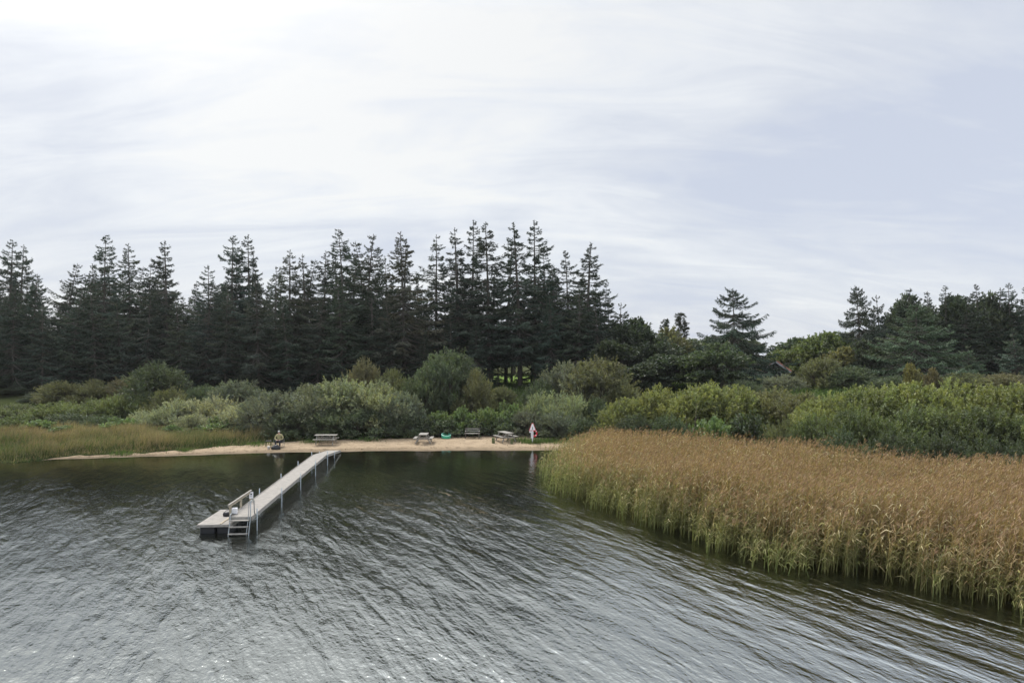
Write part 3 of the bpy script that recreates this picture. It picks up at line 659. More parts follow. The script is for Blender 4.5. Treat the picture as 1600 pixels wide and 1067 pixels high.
for i_ in range(44):
    px = -80 + i_ * 40 + rnd.uniform(-10, 10); D = 158 + rnd.uniform(-8, 12)
    if 1170 < px < 1260: continue
    bush(px, 528 + rnd.uniform(-12, 10), D, 62 + rnd.uniform(-8, 14), 'broad', 'mid', 'distant tree beyond the meadow, glimpsed between trunks of the wood', .9, 'distant trees beyond the meadow', 'broadleaf_tree', 'tree')
# small pines: tufts on open limbs
def pine_mesh(seed, H=13.):
    rng = np.random.default_rng(seed); bp = [[(0, 0, z) for z in np.linspace(0, H, 8)]]; br = [np.linspace(.2, .02, 8)]; P = []; D = []; C = []
    z = H * .35
    while z < H - .2:
        t = (H - z) / H
        for k in range(5):
            a = rng.uniform(0, 6.28); l = .5 + 2.4 * t ** .8 * rng.uniform(.6, 1.1); s = np.linspace(0, 1, 5)
            pts = np.stack([l * s * math.cos(a), l * s * math.sin(a), z + l * .45 * s ** 1.4], 1); bp.append(pts); br.append(np.linspace(.05, .012, 5))
            for q in rng.uniform(.4, 1, int(3 + l * 3)):
                c = pts[0] + (pts[-1] - pts[0]) * q + rng.normal(0, .12, 3); m_ = 26; P.append(np.repeat(c[None], m_, 0)); D.append(rng.normal(0, 1, (m_, 3)) + [0, 0, .8]); C.append(np.full((m_, 3), rng.uniform(.75, 1.3)))
        z += .55
    P = np.concatenate(P); V, Q = diamonds(P, np.concatenate(D), rng.uniform(.2, .4, len(P)), .05, rng)
    tV, tQ = tubes(bp, br, 4); return npmesh('pine_trunk', tV, tQ), npmesh('pine_crown', V, Q, np.concatenate(C)), H
PR.append(pine_mesh(71)); PR.append(pine_mesh(72))
spruce(1063, 487, 90, 8, 'small open-crowned pine, right one of two on the skyline beside the yellowish treetop', 1.1, (.06, .075, .05), name='pine_tree')
spruce(1044, 497, 91, 9, 'small open-crowned pine, left one of two on the skyline beside the yellowish treetop', .9, (.06, .075, .05), name='pine_tree')

# ------------------------------------------------------------------ ground cover
def inpoly(x, y, poly):
    c = np.zeros(len(x), bool); n = len(poly)
    for i in range(n):
        x0, y0 = poly[i]; x1, y1 = poly[(i + 1) % n]
        k = ((y0 > y) != (y1 > y)) & (x < (x1 - x0) * (y - y0) / (y1 - y0 + 1e-12) + x0); c ^= k
    return c
def blades(name, P, h, w, bend, col, rng, wind=(.5, -.1)):
    """curved three-segment grass blades"""
    n = len(P); a = rng.uniform(0, 6.283, n); d = np.stack([np.cos(a), np.sin(a)], 1) * bend[:, None] + np.array(wind)[None] * bend[:, None]
    s = np.array([0, .4, .75, 1.0]); up = s * 1.0; sd_ = np.stack([-np.sin(a), np.cos(a), np.zeros(n)], 1)
    V = np.zeros((n, 8, 3))
    for i_, q in enumerate(s):
        c = P + np.concatenate([d * (q ** 2)[None] if False else d * (q ** 2), np.zeros((n, 1))], 1) * h[:, None]; c[:, 2] += h * (q - .25 * q ** 3 * np.clip(bend, 0, 1))
        ww = (w * (1 - .85 * q))[:, None] * .5; V[:, 2 * i_] = c - sd_ * ww; V[:, 2 * i_ + 1] = c + sd_ * ww
    Q = np.arange(n)[:, None, None] * 8 + np.array([[0, 1, 3, 2], [2, 3, 5, 4], [4, 5, 7, 6]])[None]
    C = np.repeat(col[:, None], 3, 1)
    if col.ndim == 3: C = col
    return V.reshape(-1, 3), Q.reshape(-1, 4), C.reshape(-1, 3)
rng = np.random.default_rng(3)
# marsh grass on the left bank
n = 150000; x = rng.uniform(-58, -17.5, n); y = rng.uniform(41, 66, n); d = y - shore(x)
lo = np.interp(x, [-34.5, -32, -26, -22.5, -19], [-1.2, .9, 1.5, 3.0, 4.4]) + .3 * np.sin(x * 2.1)
hi = np.interp(x, [-58, -36, -27, -22, -18], [18, 15, 10, 6.5, 5.2]); k = (d > lo) & (d < hi); x, y, d = x[k], y[k], d[k]; n = len(x)
cl = wob(x, y, .55) + .6 * wob(x, y, 1.7, 2)
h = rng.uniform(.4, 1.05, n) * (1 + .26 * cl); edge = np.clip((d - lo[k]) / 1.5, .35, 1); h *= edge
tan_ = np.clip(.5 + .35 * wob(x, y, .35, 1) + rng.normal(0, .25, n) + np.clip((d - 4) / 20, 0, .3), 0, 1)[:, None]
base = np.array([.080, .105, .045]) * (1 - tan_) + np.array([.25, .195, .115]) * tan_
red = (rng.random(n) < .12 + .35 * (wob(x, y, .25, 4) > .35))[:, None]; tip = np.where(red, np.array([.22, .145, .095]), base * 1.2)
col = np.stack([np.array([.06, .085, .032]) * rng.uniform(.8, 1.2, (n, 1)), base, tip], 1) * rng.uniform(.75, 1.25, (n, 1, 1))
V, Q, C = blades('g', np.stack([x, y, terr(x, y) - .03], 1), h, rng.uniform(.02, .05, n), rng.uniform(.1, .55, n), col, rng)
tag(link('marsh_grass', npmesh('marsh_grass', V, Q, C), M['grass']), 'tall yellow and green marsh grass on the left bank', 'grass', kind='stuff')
# low green growth along the top of the beach and under the shrubs
n = 150000; x = rng.uniform(-55, 50, n); y = rng.uniform(40, 92, n); d = y - shore(x); bt = beach_top(x); lo = np.where((x > -33) & (x < 6), bt - .1, 1.2) + .3 * np.sin(x * 1.7) + .25 * rng.random(n)
keep = (d > lo) & (rng.random(n) < np.where(d < lo + 3, 1, .55)) & (np.abs(x) < y * .82)
x, y, d, lo = x[keep], y[keep], d[keep], lo[keep]; n = len(x)
h = rng.uniform(.2, .75, n) * np.clip((d - lo) / 1.2, .35, 1) * np.clip(1 + .4 * wob(x, y, .8), .4, 1.6)
g = rng.random(n)[:, None]; base = (np.array([.045, .085, .025]) * (1 - g) + np.array([.10, .135, .045]) * g) * rng.uniform(.7, 1.3, (n, 1))
V, Q, C = blades('g', np.stack([x, y, terr(x, y) - .03], 1), h, rng.uniform(.05, .12, n), rng.uniform(.2, .9, n), np.repeat(base[:, None], 3, 1), rng)
tag(link('undergrowth', npmesh('undergrowth', V, Q, C), M['grass']), 'low green herbs and grass under the shrubs along the shore', 'undergrowth', kind='stuff')
# tufts at the foot of the rescue post and scattered on the sand edge
cen = [(1.7, 56.6, 1.3, 700), (2.6, 57.2, 1.2, 400), (.7, 57.4, 1.0, 350), (-20.5, 54.9, 1.2, 300), (-16.5, 56.2, .9, 250), (-12, 57.3, 1.0, 250), (-29, 50.6, .9, 260), (-25, 52.2, .6, 140), (3.6, 56.8, 1.4, 500)]
Pp = np.concatenate([np.stack([cx + rng.normal(0, r / 2, m_), cy + rng.normal(0, r / 3, m_)], 1) for cx, cy, r, m_ in cen]); n = len(Pp)
P3 = np.concatenate([Pp, terr(Pp[:, 0], Pp[:, 1])[:, None]], 1)
base = np.array([.075, .115, .035]) * rng.uniform(.6, 1.5, (n, 1)); V, Q, C = blades('g', P3, rng.uniform(.12, .42, n), rng.uniform(.02, .04, n), rng.uniform(.2, .8, n), np.repeat(base[:, None], 3, 1), rng)
tag(link('beach_grass', npmesh('beach_grass', V, Q, C), M['grass']), 'green grass tufts growing on the upper edge of the sand', 'grass', kind='stuff')
# small shoreline litter and stones on the sand
n = 3200; x = rng.uniform(-32, 5, n); d = np.where(rng.random(n) < .35, .14 + rng.normal(0, .03, n), rng.random(n) ** .7) * beach_top(x) + .1; y = shore(x) + d
V, Q = diamonds(np.stack([x, y, terr(x, y) + .02], 1), rng.normal(0, 1, (n, 3)) * [1, 1, .15], rng.uniform(.05, .22, n), rng.uniform(.03, .07, n), rng, roll=np.tile([[0, 0, 1.]], (n, 1)))
V2 = V.copy(); C = np.array([.10, .075, .05]) * rng.uniform(.5, 2.2, (n, 1))
tag(link('beach_litter', npmesh('beach_litter', V, Q, C), M['grass']), 'bits of dead reed and leaves washed up on the sand', 'litter', kind='stuff')

# ------------------------------------------------------------------ reeds
front_e = [(4.2, 53.2), (3.2, 50.5), (1.9, 47.5), (1.1, 43), (1.2, 37.5), (2.4, 34.5), (4.2, 31.6), (5.4, 29), (6.6, 26.5), (7.6, 24.3), (9.0, 22.8), (11.2, 22.0), (12.9, 20.1), (14.0, 18.2), (15.5, 16.2), (18.5, 14.2), (23, 12.5)]
back_e = [(34, 22), (31, 29.5), (28, 32.8), (25.5, 34.6), (22, 37.8), (18.5, 40.5), (15, 43), (11, 46), (8.5, 49.8), (6.5, 53)]
poly = front_e + back_e
n = 150000; x = rng.uniform(-.5, 34, n); y = rng.uniform(12, 54, n)
fe = np.array(front_e); seg = fe[1:] - fe[:-1]
def dfront(x, y):
    p = np.stack([x, y], 1)[:, None]; t = np.clip(((p - fe[None, :-1]) * seg).sum(-1) / (seg ** 2).sum(-1), 0, 1)
    return np.sqrt((((fe[None, :-1] + t[..., None] * seg) - p) ** 2).sum(-1)).min(1)
k = inpoly(x, y, poly) & (x < y * .86 + 1.5); x, y = x[k], y[k]; df = dfront(x, y)
df2 = df + .45 * wob(x, y, 1.1) + .2 * wob(x, y, 3.1, 1)
tipz = np.clip((y - 36) / 6, 0, 1)                                       # thin green fringe at the far tip
pk = np.clip((df2 - .1) / (1.7 + 2.6 * tipz), .0, 1) ** 1.1 * .80 + .02
pk *= np.where(y > 33, .55, 1.0) * np.where(df < 6, 1.0, .75); k = rng.random(len(x)) < pk * .80; x, y, df, tipz = x[k], y[k], df[k], tipz[k]; n = len(x)
print('reeds', n)
e = np.clip((df + .35 * wob(x, y, 1.9, 2)) / (2.4 + 1.8 * tipz), 0.02, 1)
h = (1.0 + 1.2 * e ** .8) * rng.uniform(.70, 1.1, n) * (1 + .10 * wob(x, y, .45) + .04 * wob(x, y, 1.6, 3)) + .12
green = np.clip(1.1 - e * 1.0 + rng.normal(0, .2, n) + .18 * wob(x, y, .3, 3), 0, 1)[:, None]
A = Acc(); wind = np.array([.16, -.05]); ptone = (1 + .14 * wob(x, y, .8, 1) + .08 * wob(x, y, 2.3))[:, None]
az = rng.uniform(0, 6.283, n); ln_ = np.stack([np.cos(az), np.sin(az)], 1) * rng.uniform(.02, .14, (n, 1)) * np.where(rng.random((n, 1)) < .07, 4.5, 1) + wind * rng.uniform(.3, 1.2, (n, 1))
def cen_(s): return np.stack([x + ln_[:, 0] * h * s ** 1.6, y + ln_[:, 1] * h * s ** 1.6, h * s - .05], 1)
sdv = np.stack([np.cos(az), np.sin(az), np.zeros(n)], 1)
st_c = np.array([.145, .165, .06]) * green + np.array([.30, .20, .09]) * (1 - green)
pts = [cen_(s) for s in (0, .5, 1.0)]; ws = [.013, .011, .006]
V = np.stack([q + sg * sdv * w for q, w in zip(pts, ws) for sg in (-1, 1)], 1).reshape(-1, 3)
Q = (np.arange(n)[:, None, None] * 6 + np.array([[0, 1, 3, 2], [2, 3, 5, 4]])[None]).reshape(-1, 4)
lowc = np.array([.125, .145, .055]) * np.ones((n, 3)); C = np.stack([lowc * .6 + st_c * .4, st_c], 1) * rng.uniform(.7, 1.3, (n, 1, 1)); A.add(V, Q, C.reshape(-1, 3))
for j in range(9):
    s = .18 + .74 * (j + rng.random(n)) / 9; p0 = np.stack([x + ln_[:, 0] * h * s ** 1.6, y + ln_[:, 1] * h * s ** 1.6, h * s - .05], 1)
    aa = np.where(rng.random(n) < .6, rng.normal(-.2, .8, n), rng.uniform(0, 6.283, n)); dl = np.stack([np.cos(aa), np.sin(aa)], 1); L_ = rng.uniform(.20, .44, n)
    m1 = p0 + np.concatenate([dl * .45, np.full((n, 1), .38)], 1) * L_[:, None]; m2 = p0 + np.concatenate([dl * .98, (rng.uniform(-.15, .35, n))[:, None]], 1) * L_[:, None]
    sw = np.stack([-dl[:, 1], dl[:, 0], rng.normal(0, .5, n)], 1) * .5
    V = np.stack([p0 - sw * .013, p0 + sw * .013, m1 + sw * .024, m1 - sw * .024, m2 + sw * .004, m2 - sw * .004], 1).reshape(-1, 3)
    Q = (np.arange(n)[:, None, None] * 6 + np.array([[0, 1, 2, 3], [3, 2, 4, 5]])[None]).reshape(-1, 4)
    g2 = np.clip(.16 + .22 * wob(x, y, .35, 2)[:, None] + green * 1.0 + (.5 - s)[:, None] * .9 + rng.normal(0, .28, (n, 1)), 0, 1)
    pat_ = (wob(x, y, .42, 5) * .5 + .5)[:, None] * .35; dry = np.where(rng.random((n, 1)) < .22, np.array([.47, .40, .25]), np.array([.255, .170, .100]) * (1 - pat_) + np.array([.21, .185, .085]) * pat_)
    c = (np.array([.155, .160, .062]) * g2 + dry * (1 - g2)) * rng.uniform(.65, 1.35, (n, 1)) * ptone; A.add(V, Q, np.repeat(c[:, None], 2, 1).reshape(-1, 3))
pl = np.where(rng.random(n) < np.clip(e, .15, .9))[0]; m_ = len(pl); tip = pts[2][pl]
for j in range(4):
    off = rng.uniform(-.16, .06, m_); P0 = tip + np.array([0, 0, 1.]) * off[:, None]
    D = np.stack([wind[0] * 4 + rng.normal(0, .45, m_), wind[1] * 3 + rng.normal(0, .4, m_), rng.uniform(.6, 1.1, m_)], 1)
    V, Q = diamonds(P0, D, rng.uniform(.12, .24, m_), rng.uniform(.018, .036, m_), rng)
    A.add(V, Q, np.where(rng.random((m_, 1)) < .5, np.array([.26, .160, .10]), np.array([.36, .25, .155])) * rng.uniform(.65, 1.2, (m_, 1)))
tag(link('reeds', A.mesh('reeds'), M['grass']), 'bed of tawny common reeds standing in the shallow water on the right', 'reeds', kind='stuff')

# ------------------------------------------------------------------ jetty (local axes: y along the deck away from the camera)
JX, JY = -11.15, 28.1; JR = math.atan2(1.8, 17.8)
jet = empty('jetty', (JX, JY, 0), JR, label='long narrow wooden jetty on galvanised posts running from the sand into the lake', cat='jetty')
DK = .70
m_ = MB(); rr = random.Random(2)
nb = 128
for i in range(nb):                                        # cross boards
    y0 = i * 18.0 / nb; m_.box((rr.uniform(-.006, .006), y0 + .066, DK - .016), (.90, .128, .032))
m_.build('deck', M['plank'], jet)
m_ = MB()
for sx in (-.462, .462): m_.box((sx, 9, DK - .055), (.022, 18.02, .17))
m_.build('side_board', M['oldwood'], jet)
m_ = MB()
for sx in (-.33, .33): m_.box((sx, 9, DK - .115), (.06, 17.8, .14))
m_.build('joist', M['darkwood'], jet)
# ramp down to the sand
m_ = MB(); y1, z1, y2, z2 = 18.03, DK - .016, 24.2, .17
for i in range(42):
    f0 = (i + .5) / 42; m_.box((0, y1 + (y2 - y1) * f0, z1 + (z2 - z1) * f0), (.95, .138, .03), rx=math.atan2(z2 - z1, y2 - y1))
m_.build('ramp', M['plank'], jet)
m_ = MB()
for sx in (-.487, .487): m_.bar((sx, y1, z1 - .05), (sx, y2, z2 - .05), .022, .16)
m_.build('ramp_side_board', M['oldwood'], jet)
for i, yy in enumerate([.45, 4.85, 9.25, 13.65, 18.0]):
    for sx in (-.52, .52):
        m_ = MB(); m_.tube([(sx, yy, -1.7), (sx, yy, .93 + .02 * (i % 2))], .026, 8); p_ = m_.build('post', M['galv'], jet, smooth=True)
        MB().box((sx * .955, yy, DK - .07), (.05, .09, .13)).build('bracket', M['galv'], p_)
    m_ = MB(); m_.tube([(-.52, yy, DK - .21), (.52, yy, DK - .21)], .022, 8); m_.build('crossbar', M['galv'], jet, smooth=True)
for yy in (20.9,):
    for sx in (-.53, .53): MB().tube([(sx, yy, -.6), (sx, yy, .55)], .026, 8).build('post', M['galv'], jet, smooth=True)
# end frame under the deck front
MB().box((0, -.03, DK - .09), (.94, .035, .16)).build('end_board', M['oldwood'], jet)
# bathing ladder hung on the outer end
ld = empty('ladder', (0, 0, 0)); ld.parent = jet
for sx, top in ((-.40, DK + .08), (.40, DK + .62)):
    m_ = MB(); m_.tube([(sx, -.50, -.75), (sx, -.38, .0), (sx, -.10, DK - .05), (sx, -.07, top), (sx, .05, top + .05), (sx, .42, top - .05), (sx, .50, DK)], .021, 8)
    m_.build('stile', M['galv'], ld, smooth=True)
m_ = MB(); m_.tube([(.29, -.36, -.7), (.29, -.30, .0), (.31, -.09, DK - .05), (.33, -.04, DK + .62), (.36, .40, DK + .52)], .018, 8); m_.build('stile', M['galv'], ld, smooth=True)
for z_, y_ in ((.58, -.17), (.34, -.265), (.08, -.37), (-.2, -.42), (-.46, -.46)):
    MB().box((-.02, y_, z_), (.76, .13, .03), rx=.05).build('step', M['oldwood'], ld)
# handrail on the platform side
hr = empty('handrail', (0, 0, 0)); hr.parent = jet
MB().bar((-.50, .05, DK + .40), (-.50, 3.30, DK + .38), .04, .08).build('rail', M['railwood'], hr)
MB().bar((-.50, .0, DK + .48), (-.50, 3.35, DK + .46), .08, .025).build('cap_rail', M['oldwood'], hr)
for yy in (.25, 1.75, 3.2): MB().box((-.50, yy, DK + .12), (.07, .09, .60)).build('rail_post', M['railwood'], hr)
# small white notice on the last rail post and a white box near the ladder
sg = MB().box((-.44, 3.13, DK + .27), (.17, .015, .30)).build('notice', M['white'], jet)
MB().box((-.44, 3.119, DK + .31), (.07, .006, .07)).bar((-.49, 3.119, DK + .21), (-.39, 3.119, DK + .21), .005, .02).build('print', M['darkprint'], sg)
MB().box((-.41, .55, DK + .13), (.20, .16, .24), bevel=.012).build('white_box', M['white'], jet)

# floating platform alongside
pf = empty('floating_platform', (-12.24, 29.4, 0), R(4.5), label='low floating wooden platform on black floats beside the jetty end', cat='platform')
m_ = MB()
for i in range(19):
    m_.box((-.05, -1.32 + i * .1466, .385), (1.38, .138, .03))
m_.build('deck', M['plank'], pf)
MB().box((-.05, -1.405, .345), (1.42, .028, .10)).box((-.05, 1.40, .345), (1.42, .028, .10)).box((-.76, 0, .345), (.028, 2.78, .10)).box((.645, 0, .345), (.028, 2.78, .10)).build('edge_board', M['oldwood'], pf)
for yy in (-1.0, -.33, .34, 1.0):
    for sx in (-.39, .29): MB().box((sx, yy, .13), (.62, .60, .34), bevel=.05).build('float', M['black'], pf)
MB().box((.16, 0, .414), (.07, 2.74, .026)).build('batten', M['railwood'], pf)
bg = empty('bag', (-12.27, 29.55, .40), .5, label='black slumped bag lying on the floating platform', cat='bag')
def blob(name, sc, seed, m, parent, loc=(0, 0, 0), rough=.12):
    bm = bmesh.new(); bmesh.ops.create_icosphere(bm, subdivisions=4, radius=1); r_ = np.random.default_rng(seed); k = r_.normal(0, 2.2, (6, 3)); ph = r_.uniform(0, 6, 6)
    for v_ in bm.verts:
        c = np.array(v_.co); f = 1 + rough * float(np.sin(k @ c + ph).mean()) * 2; v_.co = Vector((c[0] * sc[0] * f, c[1] * sc[1] * f, max(c[2], -.35) * sc[2] * f))
    me = bpy.data.meshes.new(name); bm.to_mesh(me); bm.free()
    for p in me.polygons: p.use_smooth = True
    return link(name, me, m, parent, loc)
blob('bag_body', (.23, .15, .15), 3, M['black'], bg, (0, 0, .05)); MB().tube([(-.15, 0, .17), (-.08, .02, .24), (.06, .02, .24), (.14, 0, .17)], .012, 6).build('handle', M['black'], bg)

# ------------------------------------------------------------------ beach furniture
def picnic(px, D, rz, label, L_=1.78, col='oldwood'):
    x = wx(px, D); t = empty('picnic_table', (x, D, tz(x, D) + .01), rz, label=label, cat='picnic table')
    m_ = MB()
    for i in range(5): m_.box((0, -.28 + i * .14, .74), (L_, .128, .036))
    m_.build('tabletop', M[col], t)
    for sy in (-1, 1):
        m_ = MB()
        for k in (0, 1): m_.box((0, sy * (.59 + .135 * k), .44), (L_, .125, .036))
        m_.build('bench_seat', M[col], t)
    for sx in (-1, 1):
        X = sx * (L_ / 2 - .22)
        for sy in (-1, 1): MB().bar((X, sy * .24, .72), (X, sy * .62, .0), .045, .095).build('leg', M[col], t)
        MB().bar((X + .05, -.74, .385), (X + .05, .74, .385), .04, .095).build('crossbeam', M[col], t)
        MB().bar((X - sx * .0 + .05, -.33, .695), (X + .05, .33, .695), .04, .07).build('top_batten', M[col], t)
        MB().bar((X - sx * .03, 0, .40), (X - sx * .48, 0, .70), .04, .07).build('brace', M[col], t)
    return t
picnic(509.5, 55.6, R(1), 'wooden picnic table seen from its long side, right of the seated person')
picnic(662, 56.4, R(91), 'wooden picnic table seen end-on with a bench at either side, left of the turquoise tub', 1.5)
picnic(790, 57.2, R(-64), 'wooden picnic table standing at an angle between two short posts and the rescue post', 1.75)
# turquoise tub: low flared wall, rolled rim, floor
x = wx(697, 58.6); tb = empty('tub', (x, 58.6, tz(x, 58.6)), .3, label='small round turquoise green plastic tub lying on the sand by the hedge', cat='tub')
def lathe(prof, n=40):
    a = np.arange(n) * 2 * math.pi / n; V = np.concatenate([np.stack([r_ * np.cos(a), r_ * np.sin(a), np.full(n, z_)], 1) for r_, z_ in prof])
    i = np.arange(len(prof) - 1)[:, None] * n; j = np.arange(n)[None]; j2 = (j + 1) % n
    return V, np.stack([i + j, i + j2, i + n + j2, i + n + j], -1).reshape(-1, 4)
V, Q = lathe([(.02, .02), (.34, .0), (.39, .06), (.41, .30), (.40, .33), (.385, .30), (.36, .07), (.02, .05)]); link('basin', npmesh('basin', V, Q, smooth=True), M['turq'], tb)
V, Q = lathe([(.395 + .028 * math.cos(q), .335 + .028 * math.sin(q)) for q in np.linspace(0, 6.2832, 11)]); m_turq2 = surf('turquoise_rim_highlight', (.45, .80, .70), .3, .05, 5); link('rim', npmesh('rim', V, Q, smooth=True), m_turq2, tb)  # rim coloured paler than the basin: its top-lit highlight is painted in
tb.rotation_euler = (R(13), 0, .3)
# bench with open back
x = wx(738, 58.5); bn = empty('bench', (x, 58.5, tz(x, 58.5)), R(-3), label='grey wooden bench with an open two-rail back standing against the leafy hedge', cat='bench')
MB().box((0, -.14, .44), (1.3, .12, .035)).box((0, 0, .44), (1.3, .12, .035)).box((0, .14, .445), (1.3, .12, .035)).build('seat', M['oldwood'], bn)
m_ = MB()
for z_ in (.62, .80): m_.box((0, .27 + (z_ - .44) * .2, z_), (1.3, .03, .075), rx=-.2)
m_.build('backrest', M['oldwood'], bn)
for sx in (-.58, .58):
    MB().bar((sx, -.19, 0), (sx, -.15, .62), .06).build('leg', M['darkwood'], bn); MB().bar((sx, .24, 0), (sx, .345, .86), .06).build('leg', M['darkwood'], bn)
    MB().bar((sx, -.20, .63), (sx, .30, .63), .065, .035).build('armrest', M['oldwood'], bn)
# mossy short posts
for px, D, lb, rad in ((771, 56.3, 'short thick mossy wooden post at the left of the angled picnic table', .125), (799.5, 56.0, 'short mossy wooden post in front of the angled picnic table', .105)):
    x = wx(px, D); m_ = MB(); m_.tube([(0, 0, -.3), (0, 0, .42), (0, 0, .44), (0, 0, .455)], [rad * 1.04, rad, rad * .96, rad * .8], 14)
    p_ = m_.build('bollard', M['greenwood'], None, (x, D, tz(x, D)), smooth=False); tag(p_, lb, 'post')
    p_.rotation_euler = (0, R(2 if px > 780 else -2), .4)
# rescue post: white pointed board, white plate, red buoy behind
x = wx(832, 56.4); rp = empty('rescue_post', (x, 56.4, tz(x, 56.4)), R(4), label='red and white lifebuoy post with a pointed white board at the edge of the sand', cat='rescue post')
MB().box((0, .03, .78), (.085, .085, 1.6)).build('post', M['white'], rp)
tri = lambda w, z0, z1, s_=0: [(-w, z0), (w, z0), (.06 if not s_ else .03, z1), (-.06 if not s_ else -.03, z1)]
bd = MB().prism([(-.31, 1.03), (.31, 1.03), (.055, 1.66), (-.055, 1.66)], -.045, -.02).build('pointed_board', M['red'], rp)
MB().prism([(-.245, 1.075), (.245, 1.075), (.05, 1.60), (-.05, 1.60)], -.053, -.046).build('board_face', M['white'], bd)
MB().box((0, -.058, 1.26), (.05, .006, .16)).box((0, -.058, 1.15), (.05, .006, .035)).build('mark', M['darkprint'], bd)
pt = MB().box((-.03, -.035, .72), (.20, .022, .58)).build('notice_plate', M['white'], rp)
m_ = MB()
for i in range(5): m_.box((-.03, -.049, .93 - i * .09), (.14 - .03 * (i % 2), .005, .012))
m_.build('print', M['darkprint'], pt)
MB().box((-.17, .02, .93), (.18, .03, .13)).build('side_plate', M['white'], rp)
V, Q = lathe([(.19 + .062 * math.cos(q), .062 * math.sin(q)) for q in np.linspace(0, 6.2832, 13)], 36)
V = V[:, [0, 2, 1]] * [1, 1, 1.25]; lb_ = link('lifebuoy', npmesh('lifebuoy', V, Q, smooth=True), M['red'], rp, (.17, .075, .79))
for a_ in (.785, 2.356, 3.927, 5.498):
    c_, s_ = math.cos(a_), math.sin(a_); P_ = [(.19 * math.cos(a_ + d_) , 0, .19 * 1.25 * math.sin(a_ + d_)) for d_ in (-.13, .13)]
    MB().tube(P_, .067, 12).build('band', M['white'], lb_, smooth=True)

# picnic table far away under the trees at the left edge
picnic(14, 88.5, R(8), 'faint grey picnic table under the spruces at the left edge', 1.8)

# ------------------------------------------------------------------ cottage
D = 84; x = wx(1213, D); z0 = tz(x, D)
ct = empty('cottage', (x, D, z0), R(-24), label='small dark cottage with red tiled roof peeping out right of the cone-shaped spruce', cat='cottage'); ct.scale = (.78, .7, 1.02)
MB().box((0, 0, 1.0), (3.4, 5.5, 2.2)).prism([(-1.7, 2.1), (1.7, 2.1), (0, 3.05)], -2.75, 2.75).build('wall', M['cabin'], ct)
rf = empty('roof', (0, 0, 0)); rf.parent = ct
for sx in (-1, 1):
    m_ = MB()
    for j in range(16):
        for k in range(1):
            f_ = j / 16; m_.bar((sx * (2.15 - 2.15 * f_), -3.1, 1.98 + 1.22 * f_ + .03), (sx * (2.15 - 2.15 * f_), 3.1, 1.98 + 1.22 * f_ + .03), .17, .06)
    m_.build('roof_tiles', M['tile'], rf)
    MB().bar((sx * 2.22, -3.13, 1.86), (0 + sx * .03, -3.13, 3.12), .04, .17).build('bargeboard', M['barge'], rf)
for sx in (-.75, .55): w_ = MB().box((sx, -2.765, 1.35), (.5, .03, 1.0)).build('window', M['glass'], ct); MB().box((sx - .27, -2.79, 1.35), (.07, .05, 1.1)).box((sx + .27, -2.79, 1.35), (.07, .05, 1.1)).box((sx, -2.79, 1.89), (.47, .05, .07)).build('frame', M['white'], w_)

# ------------------------------------------------------------------ seated person
PXX, PD = wx(436, 54.4), 54.4; PZ = tz(PXX, PD)
def skin(name, verts, edges, radii, root, m, parent, loc=(0, 0, 0), sub=2):
    me = bpy.data.meshes.new(name); me.from_pydata(verts, edges, []); me.materials.append(m)
    o = link(name, me, None, parent, loc); me.skin_vertices or None
    sm = o.modifiers.new('skin', 'SKIN'); sm.use_smooth_shade = True
    if not me.skin_vertices: bpy.context.view_layer.update()
    lay = me.skin_vertices[0].data
    for i, r_ in enumerate(radii): lay[i].radius = (r_, r_) if isinstance(r_, float) else r_; lay[i].use_root = (i == root)
    su = o.modifiers.new('sub', 'SUBSURF'); su.levels = sub; su.render_levels = sub
    return o
pe = empty('person', (PXX, PD, PZ), R(6), label='person in khaki yellow jacket and pale cap seated facing the lake on the sand', cat='person')
# facing -y (to the lake). pelvis, spine, neck, head; arms resting on the lap; knees bent
v = [(0, .05, .47), (0, .06, .62), (0, .05, .80), (0, .03, .95), (0, .0, 1.04), (0, -.02, 1.12), (0, -.035, 1.19)]
e = [(0, 1), (1, 2), (2, 3), (3, 4), (4, 5), (5, 6)]; r_ = [(.15, .12), (.14, .11), (.16, .11), (.13, .09), .05, (.075, .085), (.07, .08)]
def chain(start, pts, rs):
    p = start
    for q, k in zip(pts, rs): v.append(q); r_.append(k); e.append((p, len(v) - 1)); p = len(v) - 1
    return p
for sx in (-1, 1):
    hnd = chain(3, [(sx * .17, .03, .93), (sx * .26, .01, .79), (sx * .29, -.02, .66), (sx * .20, -.17, .60), (sx * .11, -.27, .575), (sx * .085, -.32, .565)], [.065, .052, .045, .038, .028, (.036, .018)])
    for k in range(4):
        f_ = (k - 1.5) * .019; Lf = (.030, .036, .034, .027)[k]
        chain(hnd, [(sx * .07 + f_, -.355, .562), (sx * .062 + f_, -.355 - Lf, .552), (sx * .055 + f_, -.362 - Lf * 1.3, .53)], [.009, .008, .007])
    chain(hnd, [(sx * .05, -.32, .58), (sx * .03, -.345, .575)], [.010, .008])
    chain(0, [(sx * .10, -.02, .46), (sx * .14, -.25, .485), (sx * .155, -.44, .48), (sx * .16, -.47, .28), (sx * .165, -.45, .10), (sx * .17, -.50, .05), (sx * .175, -.61, .035)], [.09, .08, .062, .055, .042, .04, .03])
skin('body', v, e, r_, 0, M['skin'], pe)
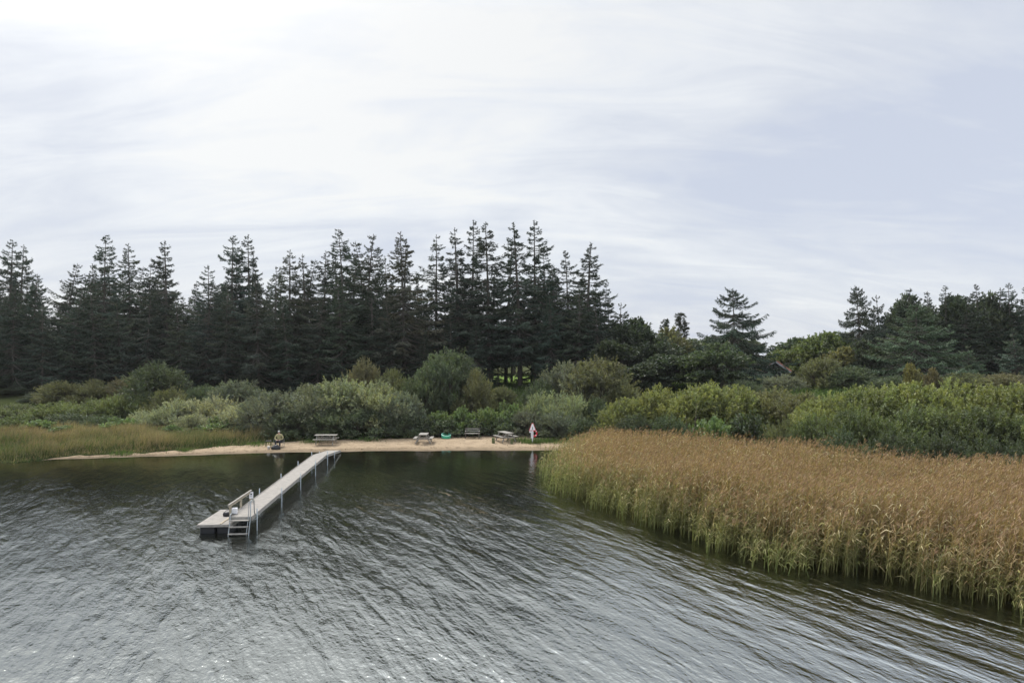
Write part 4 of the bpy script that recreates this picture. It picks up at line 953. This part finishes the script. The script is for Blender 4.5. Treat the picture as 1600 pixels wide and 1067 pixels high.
# jacket over torso and arms
v = [(0, .05, .50), (0, .06, .64), (0, .05, .80), (0, .03, .95), (0, .015, 1.0)]; e = [(0, 1), (1, 2), (2, 3), (3, 4)]; r_ = [(.19, .16), (.18, .15), (.195, .14), (.155, .115), (.085, .08)]
for sx in (-1, 1): chain(3, [(sx * .18, .03, .94), (sx * .275, .01, .79), (sx * .305, -.02, .655), (sx * .205, -.17, .605), (sx * .125, -.25, .58)], [.085, .073, .066, .056, .048])
skin('jacket', v, e, r_, 0, M['jacket'], pe)
v = [(0, .05, .46)]; e = []; r_ = [(.17, .13)]
for sx in (-1, 1): chain(0, [(sx * .10, -.03, .46), (sx * .14, -.25, .488), (sx * .155, -.45, .485), (sx * .16, -.475, .28), (sx * .165, -.455, .12)], [.11, .098, .080, .072, .062])
skin('trousers', v, e, r_, 0, M['trouser'], pe)
for sx in (-1, 1): blob('boot', (.055, .14, .07), 5, M['black'], pe, (sx * .17, -.53, .045), .03)
# face and cap
blob('cap', (.093, .105, .075), 4, M['cap'], pe, (0, -.025, 1.225), .01)
MB().box((0, -.135, 1.215), (.13, .09, .014), rx=.15, bevel=.005).build('cap_brim', M['cap'], pe)
fc = MB(); fc.box((0, -.120, 1.15), (.022, .04, .04), bevel=.008).build('nose', M['skin'], pe)
for sx in (-1, 1): blob('eye', (.010, .008, .009), 2, M['darkprint'], pe, (sx * .028, -.112, 1.172), 0); blob('ear', (.012, .02, .03), 2, M['skin'], pe, (sx * .080, -.02, 1.15), 0)
MB().box((0, -.112, 1.105), (.045, .01, .008)).build('mouth', surf('lips', (.35, .16, .13), .6, .05, 5), pe)
# chair
ch = empty('camp_chair', (PXX, PD, PZ), R(6), label='dark folding chair on the sand carrying the person in the yellow jacket', cat='chair')
MB().box((0, .02, .35), (.56, .50, .035), bevel=.01).build('seat', M['chair'], ch)
MB().box((0, .29, .66), (.56, .035, .55), rx=-.18, bevel=.01).build('backrest', M['chair'], ch)
for sx in (-1, 1):
    MB().box((sx * .38, .02, .56), (.07, .46, .03), bevel=.008).build('armrest', M['chair'], ch)
    MB().tube([(sx * .36, -.24, 0), (sx * .36, -.20, .55)], .014, 6).build('leg', M['galv'], ch); MB().tube([(sx * .36, .30, 0), (sx * .36, .24, .56)], .014, 6).build('leg', M['galv'], ch)
    MB().tube([(sx * .36, -.22, .34), (sx * .36, .26, .34)], .012, 6).build('side_rail', M['galv'], ch)
# dark bag and a white bucket at the feet, box at the side
b2_ = empty('duffel_bag', (PXX + .08, PD - .95, tz(PXX, PD - .95)), .2, label='black duffel bag on the sand right in front of the seated person', cat='bag')
blob('bag_body', (.36, .20, .26), 8, M['black'], b2_, (0, 0, .09)); MB().tube([(-.2, -.05, .30), (-.1, -.08, .38), (.1, -.08, .38), (.2, -.05, .30)], .014, 6).build('handle', M['chair'], b2_)
xx = PXX - .47; wb = empty('bucket', (xx, PD - 1.0, tz(xx, PD - 1.0)), 0, label='small white bucket beside the black duffel bag', cat='bucket')
V, Q = lathe([(.01, .012), (.085, .0), (.11, .22), (.117, .225), (.104, .215), (.08, .02), (.01, .02)]); link('pail', npmesh('pail', V, Q, smooth=True), M['white'], wb)
MB().tube([(-.112, 0, .2), (-.08, -.08, .14), (0, -.12, .11), (.08, -.08, .14), (.112, 0, .2)], .005, 5).build('handle', M['galv'], wb)
xx = PXX - .80; sb = empty('camp_table', (xx, PD - .1, tz(xx, PD - .1)), .15, label='low dark side table left of the seated person', cat='side table')
MB().box((0, 0, .47), (.46, .40, .03), bevel=.006).build('tabletop', M['chair'], sb)
for sx in (-1, 1):
    for sy in (-1, 1): MB().tube([(sx * .20, sy * .17, 0), (sx * .18, sy * .15, .455)], .013, 6).build('leg', M['darkwood'], sb)

# ------------------------------------------------------------------ air
hm, t, o = mat('haze_air'); pv = N(t, 'ShaderNodeVolumePrincipled'); pv.inputs['Color'].default_value = (.92, .95, 1, 1); pv.inputs['Density'].default_value = .00012
pv.inputs['Anisotropy'].default_value = .3; L(t, pv.outputs[0], o.inputs['Volume'])
tag(MB().box((0, 500, 17), (6200, 7200, 40)).build('haze', hm), kind='stuff')

# pale dead stem leaning in the first yellow green mound
x = wx(1078, 46.2); z_ = tz(x, 46.2); o_ = MB().tube([(0, 0, -.1), (.12, -.05, 1.0), (.05, -.12, 1.9), (.30, -.2, 3.0), (.42, -.15, 4.3)], [.035, .032, .028, .02, .01], 7).tube([(.07, -.12, 2.1), (-.25, -.2, 2.7), (-.35, -.25, 3.5)], [.025, .018, .008], 6).build('dead_stem', M['twig'], None, (x, 46.2, z_), smooth=True)
tag(o_, 'thin bare crooked stem standing in front of the first yellow green mound', 'stem')
